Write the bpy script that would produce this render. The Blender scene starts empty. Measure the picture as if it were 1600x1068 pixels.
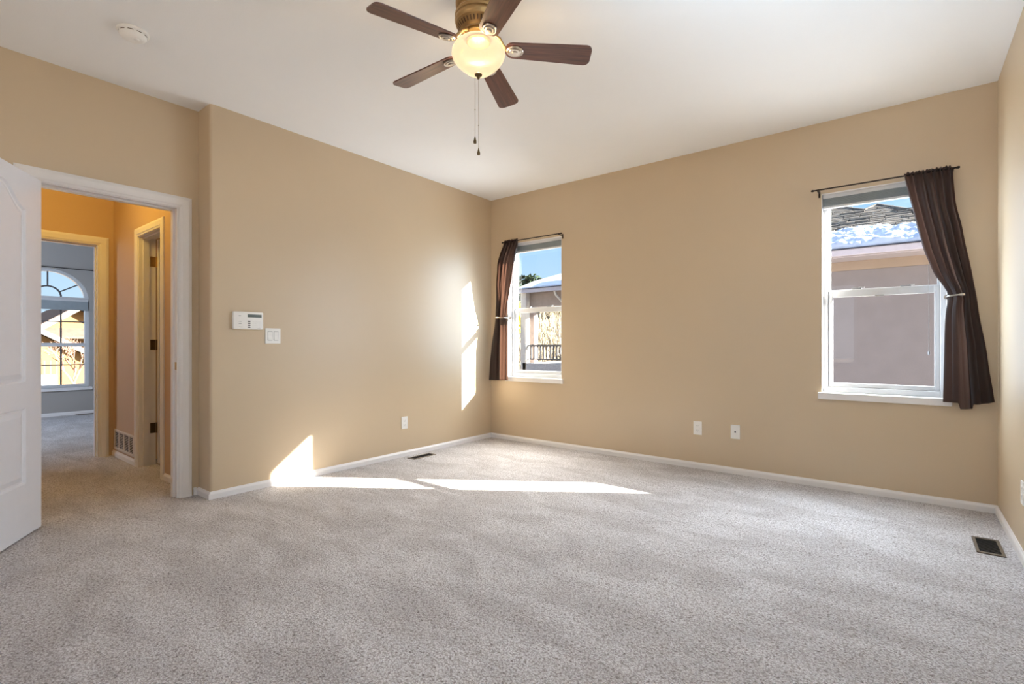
import bpy, bmesh, math, random
from mathutils import Vector, Matrix, noise

PI = math.pi
rnd = random.Random(7)
scene = bpy.context.scene
COL = scene.collection


def lin(r, g, b):
    f = lambda c: (c / 255.0) / 12.92 if c / 255.0 <= 0.04045 else ((c / 255.0 + 0.055) / 1.055) ** 2.4
    return (f(r), f(g), f(b), 1.0)


# ------------------------------------------------------------------ camera
H_CEIL = 2.743
W_ROOM = 4.2396                 # right wall
cam_data = bpy.data.cameras.new('camera')
cam_data.sensor_width = 36.0
cam_data.lens = 778.3 / 1600.0 * 36.0
cam_data.shift_y = 4.4 / 1600.0
cam_data.clip_start = 0.05
cam = bpy.data.objects.new('camera', cam_data)
cam.location = (3.7816, -4.39105, 1.0704)
cam.rotation_euler = (PI / 2, 0, 0.668905756)
COL.objects.link(cam)
scene.camera = cam

# ------------------------------------------------------------------ colour management
scene.view_settings.view_transform = 'Standard'
scene.view_settings.look = 'None'
scene.view_settings.exposure = 0.22
scene.view_settings.gamma = 1.0
scene.view_settings.use_curve_mapping = False
scene.cycles.max_bounces = 12
scene.cycles.diffuse_bounces = 6
scene.cycles.transparent_max_bounces = 12
scene.cycles.sample_clamp_indirect = 8.0

# ------------------------------------------------------------------ sky
GLOW = 10.0
world = bpy.data.worlds.new('sky')
scene.world = world
world.use_nodes = True
wn = world.node_tree
wn.nodes.clear()
wo = wn.nodes.new('ShaderNodeOutputWorld')
wb = wn.nodes.new('ShaderNodeBackground')
tc = wn.nodes.new('ShaderNodeTexCoord')
sx = wn.nodes.new('ShaderNodeSeparateXYZ')
rp = wn.nodes.new('ShaderNodeValToRGB')
rp.color_ramp.elements[0].position = 0.0
rp.color_ramp.elements[0].color = lin(206, 230, 250)
rp.color_ramp.elements[1].position = 0.55
rp.color_ramp.elements[1].color = lin(96, 160, 232)
e = rp.color_ramp.elements.new(0.20)
e.color = lin(172, 212, 248)
e = rp.color_ramp.elements.new(0.32)
e.color = lin(132, 188, 244)
wn.links.new(tc.outputs['Generated'], sx.inputs[0])
wn.links.new(sx.outputs['Z'], rp.inputs['Fac'])
wn.links.new(rp.outputs['Color'], wb.inputs['Color'])
wb.inputs['Strength'].default_value = 1.0
# bright circumsolar sky around the sun
dt = wn.nodes.new('ShaderNodeVectorMath')
dt.operation = 'DOT_PRODUCT'
dt.inputs[1].default_value = Vector((1.47, 1.0, 0.763)).normalized()
nv = wn.nodes.new('ShaderNodeVectorMath')
nv.operation = 'NORMALIZE'
wn.links.new(tc.outputs['Generated'], nv.inputs[0])
wn.links.new(nv.outputs[0], dt.inputs[0])
mr = wn.nodes.new('ShaderNodeMapRange')
mr.inputs['From Min'].default_value = 0.55
mr.inputs['From Max'].default_value = 1.0
wn.links.new(dt.outputs['Value'], mr.inputs['Value'])
pw = wn.nodes.new('ShaderNodeMath')
pw.operation = 'POWER'
pw.inputs[1].default_value = 2.0
wn.links.new(mr.outputs[0], pw.inputs[0])
gm = wn.nodes.new('ShaderNodeMath')
gm.operation = 'MULTIPLY'
gm.inputs[1].default_value = GLOW
wn.links.new(pw.outputs[0], gm.inputs[0])
wg = wn.nodes.new('ShaderNodeBackground')
wg.inputs['Color'].default_value = (1.0, 0.97, 0.92, 1)
wn.links.new(gm.outputs[0], wg.inputs['Strength'])
ad = wn.nodes.new('ShaderNodeAddShader')
wn.links.new(wb.outputs[0], ad.inputs[0])
wn.links.new(wg.outputs[0], ad.inputs[1])
wn.links.new(ad.outputs[0], wo.inputs['Surface'])

# ------------------------------------------------------------------ lights
def aim(o, d):
    o.rotation_euler = Vector(d).to_track_quat('-Z', 'Y').to_euler()


def light(name, kind, loc, energy, color, d=None, size=None, size_y=None, radius=None, spread=None):
    l = bpy.data.lights.new(name, kind)
    l.energy = energy
    l.color = color[:3]
    if size:
        if size_y:
            l.shape = 'RECTANGLE'
            l.size = size
            l.size_y = size_y
        else:
            l.size = size
    if radius is not None:
        l.shadow_soft_size = radius
    if spread is not None:
        l.spread = spread
    o = bpy.data.objects.new(name, l)
    o.location = loc
    if d:
        aim(o, d)
    COL.objects.link(o)
    return o


SUN_DIR = (-1.47, -1.0, -0.763)
sun = light('sun', 'SUN', (8, 6, 6), 55.0, (1.0, 0.95, 0.86), SUN_DIR)
sun.data.angle = math.radians(0.53)
# fill light added in an invented window at the room's unseen end
light('rear_window_fill', 'AREA', (1.9, -6.25, 1.45), 9.0, (0.95, 0.97, 1.0), (0, 1, 0), 2.4, 1.5)
# fill lights added in the two back-wall windows, aimed sideways, down and up
WINDOW_FILL = [
    ('corner_window_left_fill', (0.62, 0.02, 1.46), (-1.0, -0.8, -0.38), 110, 3.8, (0.40, 0.69, 1.0)),
    ('corner_window_down_fill', (0.62, 0.02, 1.46), (0.3, -0.60, -1.0), 92, 17.0, (1.0, 0.97, 0.90)),
    ('corner_window_up_fill', (0.62, 0.02, 1.46), (-0.3, -1.0, 0.7), 90, 5.0, (0.84, 0.92, 1.0)),
    ('right_window_left_fill', (3.62, 0.02, 1.46), (-1.0, -0.8, -0.2), 88, 7.0, (0.52, 0.74, 1.0)),
    ('right_window_down_fill', (3.62, 0.02, 1.46), (-0.2, -0.8, -1.2), 86, 11.0, (0.76, 0.88, 1.0)),
    ('right_window_up_fill', (3.62, 0.02, 1.46), (-0.3, -1.0, 0.9), 84, 2.8, (0.84, 0.92, 1.0)),
    ('right_window_right_fill', (3.62, 0.02, 1.46), (1.0, -0.5, 0.0), 106, 9.0, (0.60, 0.78, 1.0)),
]
for nm_, loc_, dir_, spr_, en_, col_ in WINDOW_FILL:
    o_ = light(nm_, 'AREA', loc_, en_, col_, dir_, 0.62, 1.38, spread=math.radians(spr_))
    # the emitting rectangle lies in the window plane region; keep its long side upright
    d_ = Vector(dir_).normalized()
    z_ = -d_
    x_ = Vector((0, 0, 1)).cross(z_).normalized()
    o_.rotation_euler = Matrix((x_, z_.cross(x_), z_)).transposed().to_euler()
# unseen fill spot added beside the camera, bounced off the ceiling
BOUNCE_FILL = light('ceiling_bounce_fill', 'SPOT', (3.72, -4.30, 1.25), 560.0, (0.62, 0.81, 1.0), (0.10, 0.72, 1.0), radius=0.05)
BOUNCE_FILL.data.spot_size = math.radians(80)
BOUNCE_FILL.data.spot_blend = 1.0
# ceiling lamp of the hall and fill light added in the far bedroom
light('hall_ceiling_lamp', 'POINT', (-1.15, -3.62, 2.45), 15.0, (1.0, 0.66, 0.15), radius=0.09)
light('far_bedroom_fill', 'AREA', (-4.3, -5.15, 1.5), 95.0, (0.66, 0.80, 1.0), (-0.55, 1, -0.15), 1.4, 1.4)

# ------------------------------------------------------------------ materials
def newmat(name):
    m = bpy.data.materials.new(name)
    m.use_nodes = True
    nt = m.node_tree
    return m, nt, nt.nodes['Principled BSDF']


def N(nt, t, **kw):
    n = nt.nodes.new(t)
    for k, v in kw.items():
        n.inputs[k].default_value = v
    return n


def bump(nt, b, scale, strength, dist=0.002, detail=3.0, coord='Object'):
    t = nt.nodes.new('ShaderNodeTexCoord')
    n = N(nt, 'ShaderNodeTexNoise', Scale=scale, Detail=detail)
    bp = N(nt, 'ShaderNodeBump', Strength=strength, Distance=dist)
    nt.links.new(t.outputs[coord], n.inputs['Vector'])
    nt.links.new(n.outputs['Fac'], bp.inputs['Height'])
    nt.links.new(bp.outputs['Normal'], b.inputs['Normal'])
    return n, t


def plain(name, col, rough=0.5, spec=0.4, metal=0.0, vary=0.06, scale=14.0, bstr=0.0, bscale=300.0):
    m, nt, b = newmat(name)
    b.inputs['Roughness'].default_value = rough
    b.inputs['Specular IOR Level'].default_value = spec
    b.inputs['Metallic'].default_value = metal
    t = nt.nodes.new('ShaderNodeTexCoord')
    n = N(nt, 'ShaderNodeTexNoise', Scale=scale, Detail=4.0)
    r = nt.nodes.new('ShaderNodeValToRGB')
    c = Vector(col[:3])
    r.color_ramp.elements[0].position = 0.3
    r.color_ramp.elements[1].position = 0.7
    r.color_ramp.elements[0].color = (*(c * (1 - vary)), 1)
    r.color_ramp.elements[1].color = (*(c * (1 + vary)), 1)
    nt.links.new(t.outputs['Object'], n.inputs['Vector'])
    nt.links.new(n.outputs['Fac'], r.inputs['Fac'])
    nt.links.new(r.outputs['Color'], b.inputs['Base Color'])
    if bstr:
        n2 = N(nt, 'ShaderNodeTexNoise', Scale=bscale, Detail=2.0)
        bp = N(nt, 'ShaderNodeBump', Strength=bstr, Distance=0.002)
        nt.links.new(t.outputs['Object'], n2.inputs['Vector'])
        nt.links.new(n2.outputs['Fac'], bp.inputs['Height'])
        nt.links.new(bp.outputs['Normal'], b.inputs['Normal'])
    return m


M = {}
M['wall'] = plain('tan_wall_paint', lin(201, 179.5, 149), 0.40, 0.9, vary=0.012, scale=2.0, bstr=0.06, bscale=160)
M['hallwall'] = plain('hall_wall_paint', lin(196, 168, 138), 0.5, 0.35, vary=0.012, scale=2.0, bstr=0.18, bscale=160)
M['greywall'] = plain('grey_bedroom_paint', lin(168, 164, 160), 0.55, 0.3, vary=0.012, scale=2.0, bstr=0.15, bscale=160)
M['ceil'] = plain('ceiling_paint', lin(241, 241, 241), 0.7, 0.2, vary=0.01, scale=2.0, bstr=0.2, bscale=120)
M['trim'] = plain('white_trim_paint', lin(232, 229, 228), 0.35, 0.45, vary=0.012)
M['door'] = plain('white_door_paint', lin(232, 233, 240), 0.25, 0.5, vary=0.01, bstr=0.03, bscale=90)
M['vinyl'] = plain('white_vinyl', lin(208, 209, 211), 0.35, 0.45, vary=0.01)
M['plate'] = plain('white_plastic', lin(240, 238, 234), 0.35, 0.5, vary=0.01)
M['plate_grey'] = plain('grey_plastic_gap', lin(150, 150, 150), 0.5, 0.4, vary=0.01)  # even grey for sockets, locks, cord and rocker surrounds
M['black'] = plain('black_rubber', lin(34, 30, 28), 0.6, 0.4)
M['screen'] = plain('grey_lcd_screen', lin(92, 98, 92), 0.25, 0.6)
M['keyink'] = plain('dark_key_plastic', lin(70, 70, 72), 0.5, 0.4)
M['print'] = plain('grey_print', lin(168, 168, 168), 0.5, 0.4)
M['rod'] = plain('dark_bronze_metal', lin(44, 32, 26), 0.4, 0.5, metal=0.6)
M['nickel'] = plain('brushed_nickel', lin(190, 182, 172), 0.28, 0.5, metal=1.0)
M['bronze'] = plain('oil_rubbed_bronze', lin(96, 78, 52), 0.4, 0.5, metal=0.8)
M['brass'] = plain('antique_brass', lin(196, 160, 104), 0.3, 0.5, metal=0.9)
M['fanmetal'] = plain('antique_bronze_gold', lin(178, 146, 100), 0.38, 0.5, metal=0.75, vary=0.1)
M['fandark'] = plain('dark_slot_metal', lin(84, 60, 40), 0.6, 0.3)
M['register'] = plain('brown_register_metal', lin(116, 104, 90), 0.45, 0.5, metal=0.4)
M['register_dark'] = plain('dark_duct_metal', lin(40, 36, 31), 0.6, 0.3, metal=0.3)
M['vent_white'] = plain('white_grille_metal', lin(214, 206, 198), 0.4, 0.4)
M['duct'] = plain('dark_duct', lin(46, 40, 36), 0.8, 0.2)
M['shade'] = plain('grey_cellular_fabric', lin(158, 166, 170), 0.85, 0.15, vary=0.04)
M['stucco'] = plain('taupe_stucco', lin(126, 122, 125), 0.9, 0.1, vary=0.05, scale=5.0, bstr=0.5, bscale=60)
M['stuccoband'] = plain('tan_stucco_band', lin(146, 132, 120), 0.9, 0.1, vary=0.05, scale=5.0, bstr=0.5, bscale=60)
M['exterior'] = plain('grey_exterior_stucco', lin(150, 146, 150), 0.95, 0.05, vary=0.04, scale=5.0)
M['gutter'] = plain('pale_gutter_metal', lin(176, 172, 182), 0.5, 0.3)
M['gutterdark'] = plain('dark_drip_edge', lin(52, 56, 70), 0.6, 0.3)
M['yellowhouse'] = plain('yellow_stucco', lin(112, 88, 58), 0.9, 0.1, vary=0.05, scale=3.0)
M['pinkroof'] = plain('grey_brown_roof', lin(90, 74, 66), 0.9, 0.1, vary=0.12, scale=9.0)
M['whiteverge'] = plain('white_verge_board', lin(130, 124, 118), 0.7, 0.2)
M['bark'] = plain('pale_bare_bark', lin(142, 112, 96), 0.9, 0.1, vary=0.15)
M['darkfence'] = plain('dark_fence_metal', lin(92, 89, 90), 0.7, 0.2)
M['gate'] = plain('pale_gate_paint', lin(150, 152, 158), 0.7, 0.2)
M['needles'] = plain('dark_green_needles', lin(46, 58, 40), 0.9, 0.1, vary=0.3)
M['yellowleaf'] = plain('yellow_green_leaves', lin(196, 188, 96), 0.9, 0.1, vary=0.25)
M['paleleaf'] = plain('pale_dry_leaves', lin(196, 192, 150), 0.9, 0.1, vary=0.2)
M['brush'] = plain('dry_brush_twigs', lin(172, 158, 136), 0.9, 0.1, vary=0.3)
M['hill'] = plain('dry_hillside_soil', lin(132, 120, 102), 0.95, 0.1, vary=0.25, scale=2.5)
M['porch'] = plain('grey_brown_porch_paint', lin(152, 138, 132), 0.8, 0.2)
M['porchlight'] = plain('pale_porch_paint', lin(206, 200, 192), 0.7, 0.2)
M['deck'] = plain('grey_deck_boards', lin(176, 174, 176), 0.85, 0.2, vary=0.16, scale=30.0)
M['snow'] = plain('sunlit_snow', lin(190, 200, 216), 0.8, 0.2, vary=0.10, scale=9.0, bstr=1.0, bscale=26)
M['soil'] = plain('winter_soil', lin(138, 126, 112), 0.95, 0.1, vary=0.2, scale=1.2)


def make_carpet(name, base, dark, light_):
    m, nt, b = newmat(name)
    b.inputs['Roughness'].default_value = 0.95
    b.inputs['Specular IOR Level'].default_value = 0.1
    b.inputs['Sheen Weight'].default_value = 0.15
    t = nt.nodes.new('ShaderNodeTexCoord')
    big = N(nt, 'ShaderNodeTexNoise', Scale=2.1, Detail=4.0, Distortion=0.8)
    mp = nt.nodes.new('ShaderNodeMapping')
    mp.inputs['Scale'].default_value = (1.0, 2.2, 1.0)
    mp.inputs['Rotation'].default_value = (0, 0, 0.7)
    nt.links.new(t.outputs['Object'], mp.inputs['Vector'])
    nt.links.new(mp.outputs['Vector'], big.inputs['Vector'])
    tuft = N(nt, 'ShaderNodeTexVoronoi', Scale=150.0)
    nz = N(nt, 'ShaderNodeTexNoise', Scale=95.0, Detail=4.0, Roughness=0.7)
    wob = N(nt, 'ShaderNodeTexNoise', Scale=60.0, Detail=2.0)
    add = nt.nodes.new('ShaderNodeVectorMath')
    add.operation = 'MULTIPLY_ADD'
    add.inputs[1].default_value = (0.016, 0.016, 0.016)
    nt.links.new(t.outputs['Object'], wob.inputs['Vector'])
    nt.links.new(wob.outputs['Color'], add.inputs[0])
    nt.links.new(t.outputs['Object'], add.inputs[2])
    nt.links.new(add.outputs[0], tuft.inputs['Vector'])
    nt.links.new(t.outputs['Object'], nz.inputs['Vector'])
    r1 = nt.nodes.new('ShaderNodeValToRGB')          # shade of the tuft gaps, put into the colour
    r1.color_ramp.elements[0].position = 0.25
    r1.color_ramp.elements[0].color = (1, 1, 1, 1)
    r1.color_ramp.elements[1].position = 0.85
    r1.color_ramp.elements[1].color = (0.5, 0.47, 0.45, 1)
    nt.links.new(tuft.outputs['Distance'], r1.inputs['Fac'])
    r2 = nt.nodes.new('ShaderNodeValToRGB')          # yarn flecks
    r2.color_ramp.elements[0].position = 0.33
    r2.color_ramp.elements[0].color = dark
    r2.color_ramp.elements[1].position = 0.68
    r2.color_ramp.elements[1].color = light_
    ee = r2.color_ramp.elements.new(0.46)
    ee.color = base
    nt.links.new(nz.outputs['Fac'], r2.inputs['Fac'])
    r3 = nt.nodes.new('ShaderNodeValToRGB')          # brushed nap patches
    r3.color_ramp.elements[0].position = 0.38
    r3.color_ramp.elements[0].color = (0.83, 0.815, 0.805, 1)
    r3.color_ramp.elements[1].position = 0.62
    r3.color_ramp.elements[1].color = (1.04, 1.04, 1.04, 1)
    nt.links.new(big.outputs['Fac'], r3.inputs['Fac'])
    pit = N(nt, 'ShaderNodeTexNoise', Scale=62.0, Detail=2.5, Roughness=0.55)
    nt.links.new(t.outputs['Object'], pit.inputs['Vector'])
    r4 = nt.nodes.new('ShaderNodeValToRGB')          # painted shade of hollows between the tufts
    r4.color_ramp.elements[0].position = 0.585
    r4.color_ramp.elements[0].color = (1, 1, 1, 1)
    r4.color_ramp.elements[1].position = 0.70
    r4.color_ramp.elements[1].color = (0.52, 0.49, 0.47, 1)
    nt.links.new(pit.outputs['Fac'], r4.inputs['Fac'])
    m1 = nt.nodes.new('ShaderNodeMixRGB')
    m1.blend_type = 'MULTIPLY'
    m1.inputs['Fac'].default_value = 1.0
    m2 = nt.nodes.new('ShaderNodeMixRGB')
    m2.blend_type = 'MULTIPLY'
    m2.inputs['Fac'].default_value = 1.0
    nt.links.new(r2.outputs['Color'], m1.inputs['Color1'])
    nt.links.new(r1.outputs['Color'], m1.inputs['Color2'])
    nt.links.new(m1.outputs['Color'], m2.inputs['Color1'])
    nt.links.new(r3.outputs['Color'], m2.inputs['Color2'])
    m3 = nt.nodes.new('ShaderNodeMixRGB')
    m3.blend_type = 'MULTIPLY'
    m3.inputs['Fac'].default_value = 1.0
    nt.links.new(m2.outputs['Color'], m3.inputs['Color1'])
    nt.links.new(r4.outputs['Color'], m3.inputs['Color2'])
    nt.links.new(m3.outputs['Color'], b.inputs['Base Color'])
    inv = nt.nodes.new('ShaderNodeMath')
    inv.operation = 'SUBTRACT'
    inv.inputs[0].default_value = 1.0
    nt.links.new(tuft.outputs['Distance'], inv.inputs[1])
    mx = nt.nodes.new('ShaderNodeMath')
    mx.operation = 'ADD'
    nt.links.new(inv.outputs[0], mx.inputs[0])
    nt.links.new(nz.outputs['Fac'], mx.inputs[1])
    bp = N(nt, 'ShaderNodeBump', Strength=0.9, Distance=0.006)
    nt.links.new(mx.outputs[0], bp.inputs['Height'])
    nt.links.new(bp.outputs['Normal'], b.inputs['Normal'])
    return m


M['carpet'] = make_carpet('beige_cut_pile_carpet', lin(226, 223, 225), lin(160, 150, 148), lin(244, 242, 243))


def make_wood():
    m, nt, b = newmat('walnut_fan_blade')
    b.inputs['Roughness'].default_value = 0.28
    b.inputs['Specular IOR Level'].default_value = 0.5
    t = nt.nodes.new('ShaderNodeTexCoord')
    mp = nt.nodes.new('ShaderNodeMapping')
    mp.inputs['Scale'].default_value = (3.0, 70.0, 10.0)
    n = N(nt, 'ShaderNodeTexNoise', Scale=1.6, Detail=6.0, Roughness=0.6)
    r = nt.nodes.new('ShaderNodeValToRGB')
    r.color_ramp.elements[0].position = 0.3
    r.color_ramp.elements[0].color = lin(62, 34, 30)
    r.color_ramp.elements[1].position = 0.72
    r.color_ramp.elements[1].color = lin(116, 70, 54)
    nt.links.new(t.outputs['Object'], mp.inputs['Vector'])
    nt.links.new(mp.outputs['Vector'], n.inputs['Vector'])
    nt.links.new(n.outputs['Fac'], r.inputs['Fac'])
    nt.links.new(r.outputs['Color'], b.inputs['Base Color'])
    return m


M['wood'] = make_wood()


def make_glass():
    m, nt, b = newmat('clear_window_glass')
    out = nt.nodes['Material Output']
    nt.nodes.remove(b)
    tr = N(nt, 'ShaderNodeBsdfTransparent', Color=(0.97, 0.985, 0.98, 1))
    gl = N(nt, 'ShaderNodeBsdfGlossy', Roughness=0.01)
    lw = N(nt, 'ShaderNodeLayerWeight', Blend=0.5)
    pw_ = nt.nodes.new('ShaderNodeMath')
    pw_.operation = 'POWER'
    pw_.inputs[1].default_value = 4.0
    ma_ = nt.nodes.new('ShaderNodeMath')
    ma_.operation = 'MULTIPLY_ADD'
    ma_.inputs[1].default_value = 0.45
    ma_.inputs[2].default_value = 0.02
    mx = nt.nodes.new('ShaderNodeMixShader')
    nt.links.new(lw.outputs['Facing'], pw_.inputs[0])
    nt.links.new(pw_.outputs[0], ma_.inputs[0])
    nt.links.new(ma_.outputs[0], mx.inputs['Fac'])
    nt.links.new(tr.outputs[0], mx.inputs[1])
    nt.links.new(gl.outputs[0], mx.inputs[2])
    nt.links.new(mx.outputs[0], out.inputs['Surface'])
    return m


M['glass'] = make_glass()


def make_bowl():
    m, nt, b = newmat('lit_frosted_glass')
    b.inputs['Base Color'].default_value = lin(70, 64, 54)
    b.inputs['Roughness'].default_value = 0.35
    t = nt.nodes.new('ShaderNodeTexCoord')
    n = N(nt, 'ShaderNodeTexNoise', Scale=9.0, Detail=3.0)
    r = nt.nodes.new('ShaderNodeValToRGB')
    r.color_ramp.elements[0].color = lin(255, 226, 190)
    r.color_ramp.elements[1].color = lin(255, 232, 200)
    nt.links.new(t.outputs['Object'], n.inputs['Vector'])
    nt.links.new(n.outputs['Fac'], r.inputs['Fac'])
    nt.links.new(r.outputs['Color'], b.inputs['Emission Color'])
    b.inputs['Emission Strength'].default_value = 0.64
    # frosted glass lets part of the bulb's light straight through
    tr = N(nt, 'ShaderNodeBsdfTransparent', Color=(1.0, 0.95, 0.86, 1))
    mx = nt.nodes.new('ShaderNodeMixShader')
    mx.inputs['Fac'].default_value = 0.42
    out = nt.nodes['Material Output']
    nt.links.new(b.outputs[0], mx.inputs[1])
    nt.links.new(tr.outputs[0], mx.inputs[2])
    nt.links.new(mx.outputs[0], out.inputs['Surface'])
    return m


M['bowl'] = make_bowl()


def make_fabric(name, c0, c1, trans):
    m, nt, b = newmat(name)
    out = nt.nodes['Material Output']
    b.inputs['Roughness'].default_value = 0.75
    b.inputs['Specular IOR Level'].default_value = 0.2
    b.inputs['Sheen Weight'].default_value = 0.35
    t = nt.nodes.new('ShaderNodeTexCoord')
    w = N(nt, 'ShaderNodeTexNoise', Scale=420.0, Detail=2.0)
    r = nt.nodes.new('ShaderNodeValToRGB')
    r.color_ramp.elements[0].position = 0.35
    r.color_ramp.elements[0].color = c0
    r.color_ramp.elements[1].position = 0.65
    r.color_ramp.elements[1].color = c1
    nt.links.new(t.outputs['Object'], w.inputs['Vector'])
    nt.links.new(w.outputs['Fac'], r.inputs['Fac'])
    nt.links.new(r.outputs['Color'], b.inputs['Base Color'])
    tl = nt.nodes.new('ShaderNodeBsdfTranslucent')
    tl.inputs['Color'].default_value = trans
    mx = nt.nodes.new('ShaderNodeMixShader')
    mx.inputs['Fac'].default_value = 0.32
    nt.links.new(b.outputs[0], mx.inputs[1])
    nt.links.new(tl.outputs[0], mx.inputs[2])
    nt.links.new(mx.outputs[0], out.inputs['Surface'])
    return m


M['curtain'] = make_fabric('brown_curtain_fabric', lin(34, 26, 25), lin(48, 37, 35), lin(196, 164, 148))


M['shingle'] = plain('grey_roof_shingles', lin(98, 93, 89), 0.95, 0.0, vary=0.35, scale=7.0)
M['roofbase'] = plain('dark_roof_deck', lin(52, 50, 49), 0.95, 0.0, vary=0.2, scale=8.0)

# ------------------------------------------------------------------ mesh helpers
class MB:
    """Collects shapes into one mesh."""

    def __init__(self):
        self.bm = bmesh.new()

    def box(self, x0, x1, y0, y1, z0, z1, bevel=0.0, seg=2, mat=None):
        r = bmesh.ops.create_cube(self.bm, size=1.0)
        vs = r['verts']
        for v in vs:
            v.co = Vector(((x0 + x1) / 2 + v.co.x * (x1 - x0), (y0 + y1) / 2 + v.co.y * (y1 - y0), (z0 + z1) / 2 + v.co.z * (z1 - z0)))
        if bevel:
            es = list({e for v in vs for e in v.link_edges})
            rr = bmesh.ops.bevel(self.bm, geom=es, offset=bevel, segments=seg, affect='EDGES', profile=0.6)
            vs = list({v for f in rr['faces'] for v in f.verts} | {v for v in vs if v.is_valid})
        if mat is not None:
            for v in vs:
                v.co = mat @ v.co
        return self

    def lathe(self, prof, seg=40, mat=None, close=False):
        rings = []
        for r, z in prof:
            ring = []
            if r < 1e-6:
                ring = [self.bm.verts.new((0, 0, z))]
            else:
                ring = [self.bm.verts.new((r * math.cos(2 * PI * i / seg), r * math.sin(2 * PI * i / seg), z)) for i in range(seg)]
            rings.append(ring)
        for a, b in zip(rings, rings[1:]):
            for i in range(seg):
                j = (i + 1) % seg
                q = [a[i % len(a)], a[j % len(a)], b[j % len(b)], b[i % len(b)]]
                u = []
                for v in q:
                    if v not in u:
                        u.append(v)
                if len(u) >= 3:
                    try:
                        self.bm.faces.new(u)
                    except ValueError:
                        pass
        if mat is not None:
            for ring in rings:
                for v in ring:
                    v.co = mat @ v.co
        return self

    def tube(self, pts, r, seg=10, cap=True):
        pts = [Vector(p) for p in pts]
        rad = r if isinstance(r, (list, tuple)) else [r] * len(pts)
        rings = []
        for i, p in enumerate(pts):
            d = (pts[min(i + 1, len(pts) - 1)] - pts[max(i - 1, 0)]).normalized()
            up = Vector((0, 0, 1)) if abs(d.z) < 0.95 else Vector((1, 0, 0))
            a = d.cross(up).normalized()
            b = d.cross(a).normalized()
            rings.append([self.bm.verts.new(p + a * rad[i] * math.cos(2 * PI * k / seg) + b * rad[i] * math.sin(2 * PI * k / seg)) for k in range(seg)])
        for a, b in zip(rings, rings[1:]):
            for k in range(seg):
                self.bm.faces.new((a[k], a[(k + 1) % seg], b[(k + 1) % seg], b[k]))
        if cap:
            self.bm.faces.new(rings[0])
            self.bm.faces.new(list(reversed(rings[-1])))
        return self

    def prism(self, pts, vec):
        """A closed polygon extruded along vec."""
        a = [self.bm.verts.new(Vector(p)) for p in pts]
        b = [self.bm.verts.new(Vector(p) + Vector(vec)) for p in pts]
        self.bm.faces.new(a)
        self.bm.faces.new(list(reversed(b)))
        n = len(a)
        for i in range(n):
            self.bm.faces.new((a[i], b[i], b[(i + 1) % n], a[(i + 1) % n]))
        return self

    def ball(self, c, r, sub=2, sc=(1, 1, 1)):
        q = bmesh.ops.create_icosphere(self.bm, subdivisions=sub, radius=r)
        for v in q['verts']:
            v.co = Vector((v.co.x * sc[0] + c[0], v.co.y * sc[1] + c[1], v.co.z * sc[2] + c[2]))
        return self

    def quad(self, a, b, c, d):
        self.bm.faces.new([self.bm.verts.new(Vector(p)) for p in (a, b, c, d)])
        return self

    def build(self, name, mat, parent=None, smooth=False, loc=None):
        bmesh.ops.recalc_face_normals(self.bm, faces=self.bm.faces[:])
        me = bpy.data.meshes.new(name)
        self.bm.to_mesh(me)
        self.bm.free()
        me.materials.append(mat)
        if smooth:
            for p in me.polygons:
                p.use_smooth = True
            try:
                me.set_sharp_from_angle(angle=math.radians(35))
            except Exception:
                pass
        o = bpy.data.objects.new(name, me)
        COL.objects.link(o)
        if parent is not None:
            o.parent = parent
        if loc is not None:
            o.location = loc
        return o


def tag(o, label=None, cat=None, group=None, kind=None):
    if label:
        o['label'] = label
    if cat:
        o['category'] = cat
    if group:
        o['group'] = group
    if kind:
        o['kind'] = kind
    return o


def thing(name, label, cat, loc=(0, 0, 0), rz=0.0, group=None, kind=None):
    o = bpy.data.objects.new(name, None)
    o.empty_display_size = 0.1
    o.location = loc
    o.rotation_euler = (0, 0, rz)
    COL.objects.link(o)
    return tag(o, label, cat, group, kind)


def struct(o, label, cat):
    return tag(o, label, cat, kind='structure')


def copy_tree(o, parent=None):
    c = o.copy()
    COL.objects.link(c)
    c.parent = parent
    for ch in list(o.children):
        copy_tree(ch, c)
    return c


def wall_with_holes(mb, axis, a0, a1, t0, t1, z0, z1, holes):
    """Wall running along axis from a0 to a1, thickness t0..t1, rectangular holes (b0, b1, h0, h1)."""
    def put(p0, p1, q0, q1):
        if p1 - p0 < 1e-5 or q1 - q0 < 1e-5:
            return
        if axis == 'x':
            mb.box(p0, p1, t0, t1, q0, q1)
        else:
            mb.box(t0, t1, p0, p1, q0, q1)
    cur = a0
    for b0, b1, h0, h1 in sorted(holes):
        put(cur, b0, z0, z1)
        put(b0, b1, z0, h0)
        put(b0, b1, h1, z1)
        cur = b1
    put(cur, a1, z0, z1)
    bmesh.ops.remove_doubles(mb.bm, verts=mb.bm.verts[:], dist=1e-5)
    return mb


# ------------------------------------------------------------------ room shell
WIN_B, WIN_T = 0.700, 2.205
W1A, W1B = 0.250, 0.969
W2A, W2B = 3.283, 4.000
Y_REAR = -6.20
X_DOOR = -0.204                      # face of the door wall (set back from the left wall)
Y_END = -2.981                       # end of the left wall
D_R, D_L = -3.098, -3.862            # door opening
D_T = 2.040

mb = MB()
mb.box(-0.33, W_ROOM + 0.15, Y_REAR - 0.12, 0.17, -0.10, 0.0)
mb.box(-2.40, -0.33, -5.3, -2.86, -0.10, 0.0)
mb.box(-6.38, -2.40, -5.3, -1.4, -0.10, 0.0)
struct(mb.build('floor', M['carpet']), 'beige cut pile carpet running through room and hall', 'floor')

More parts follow.
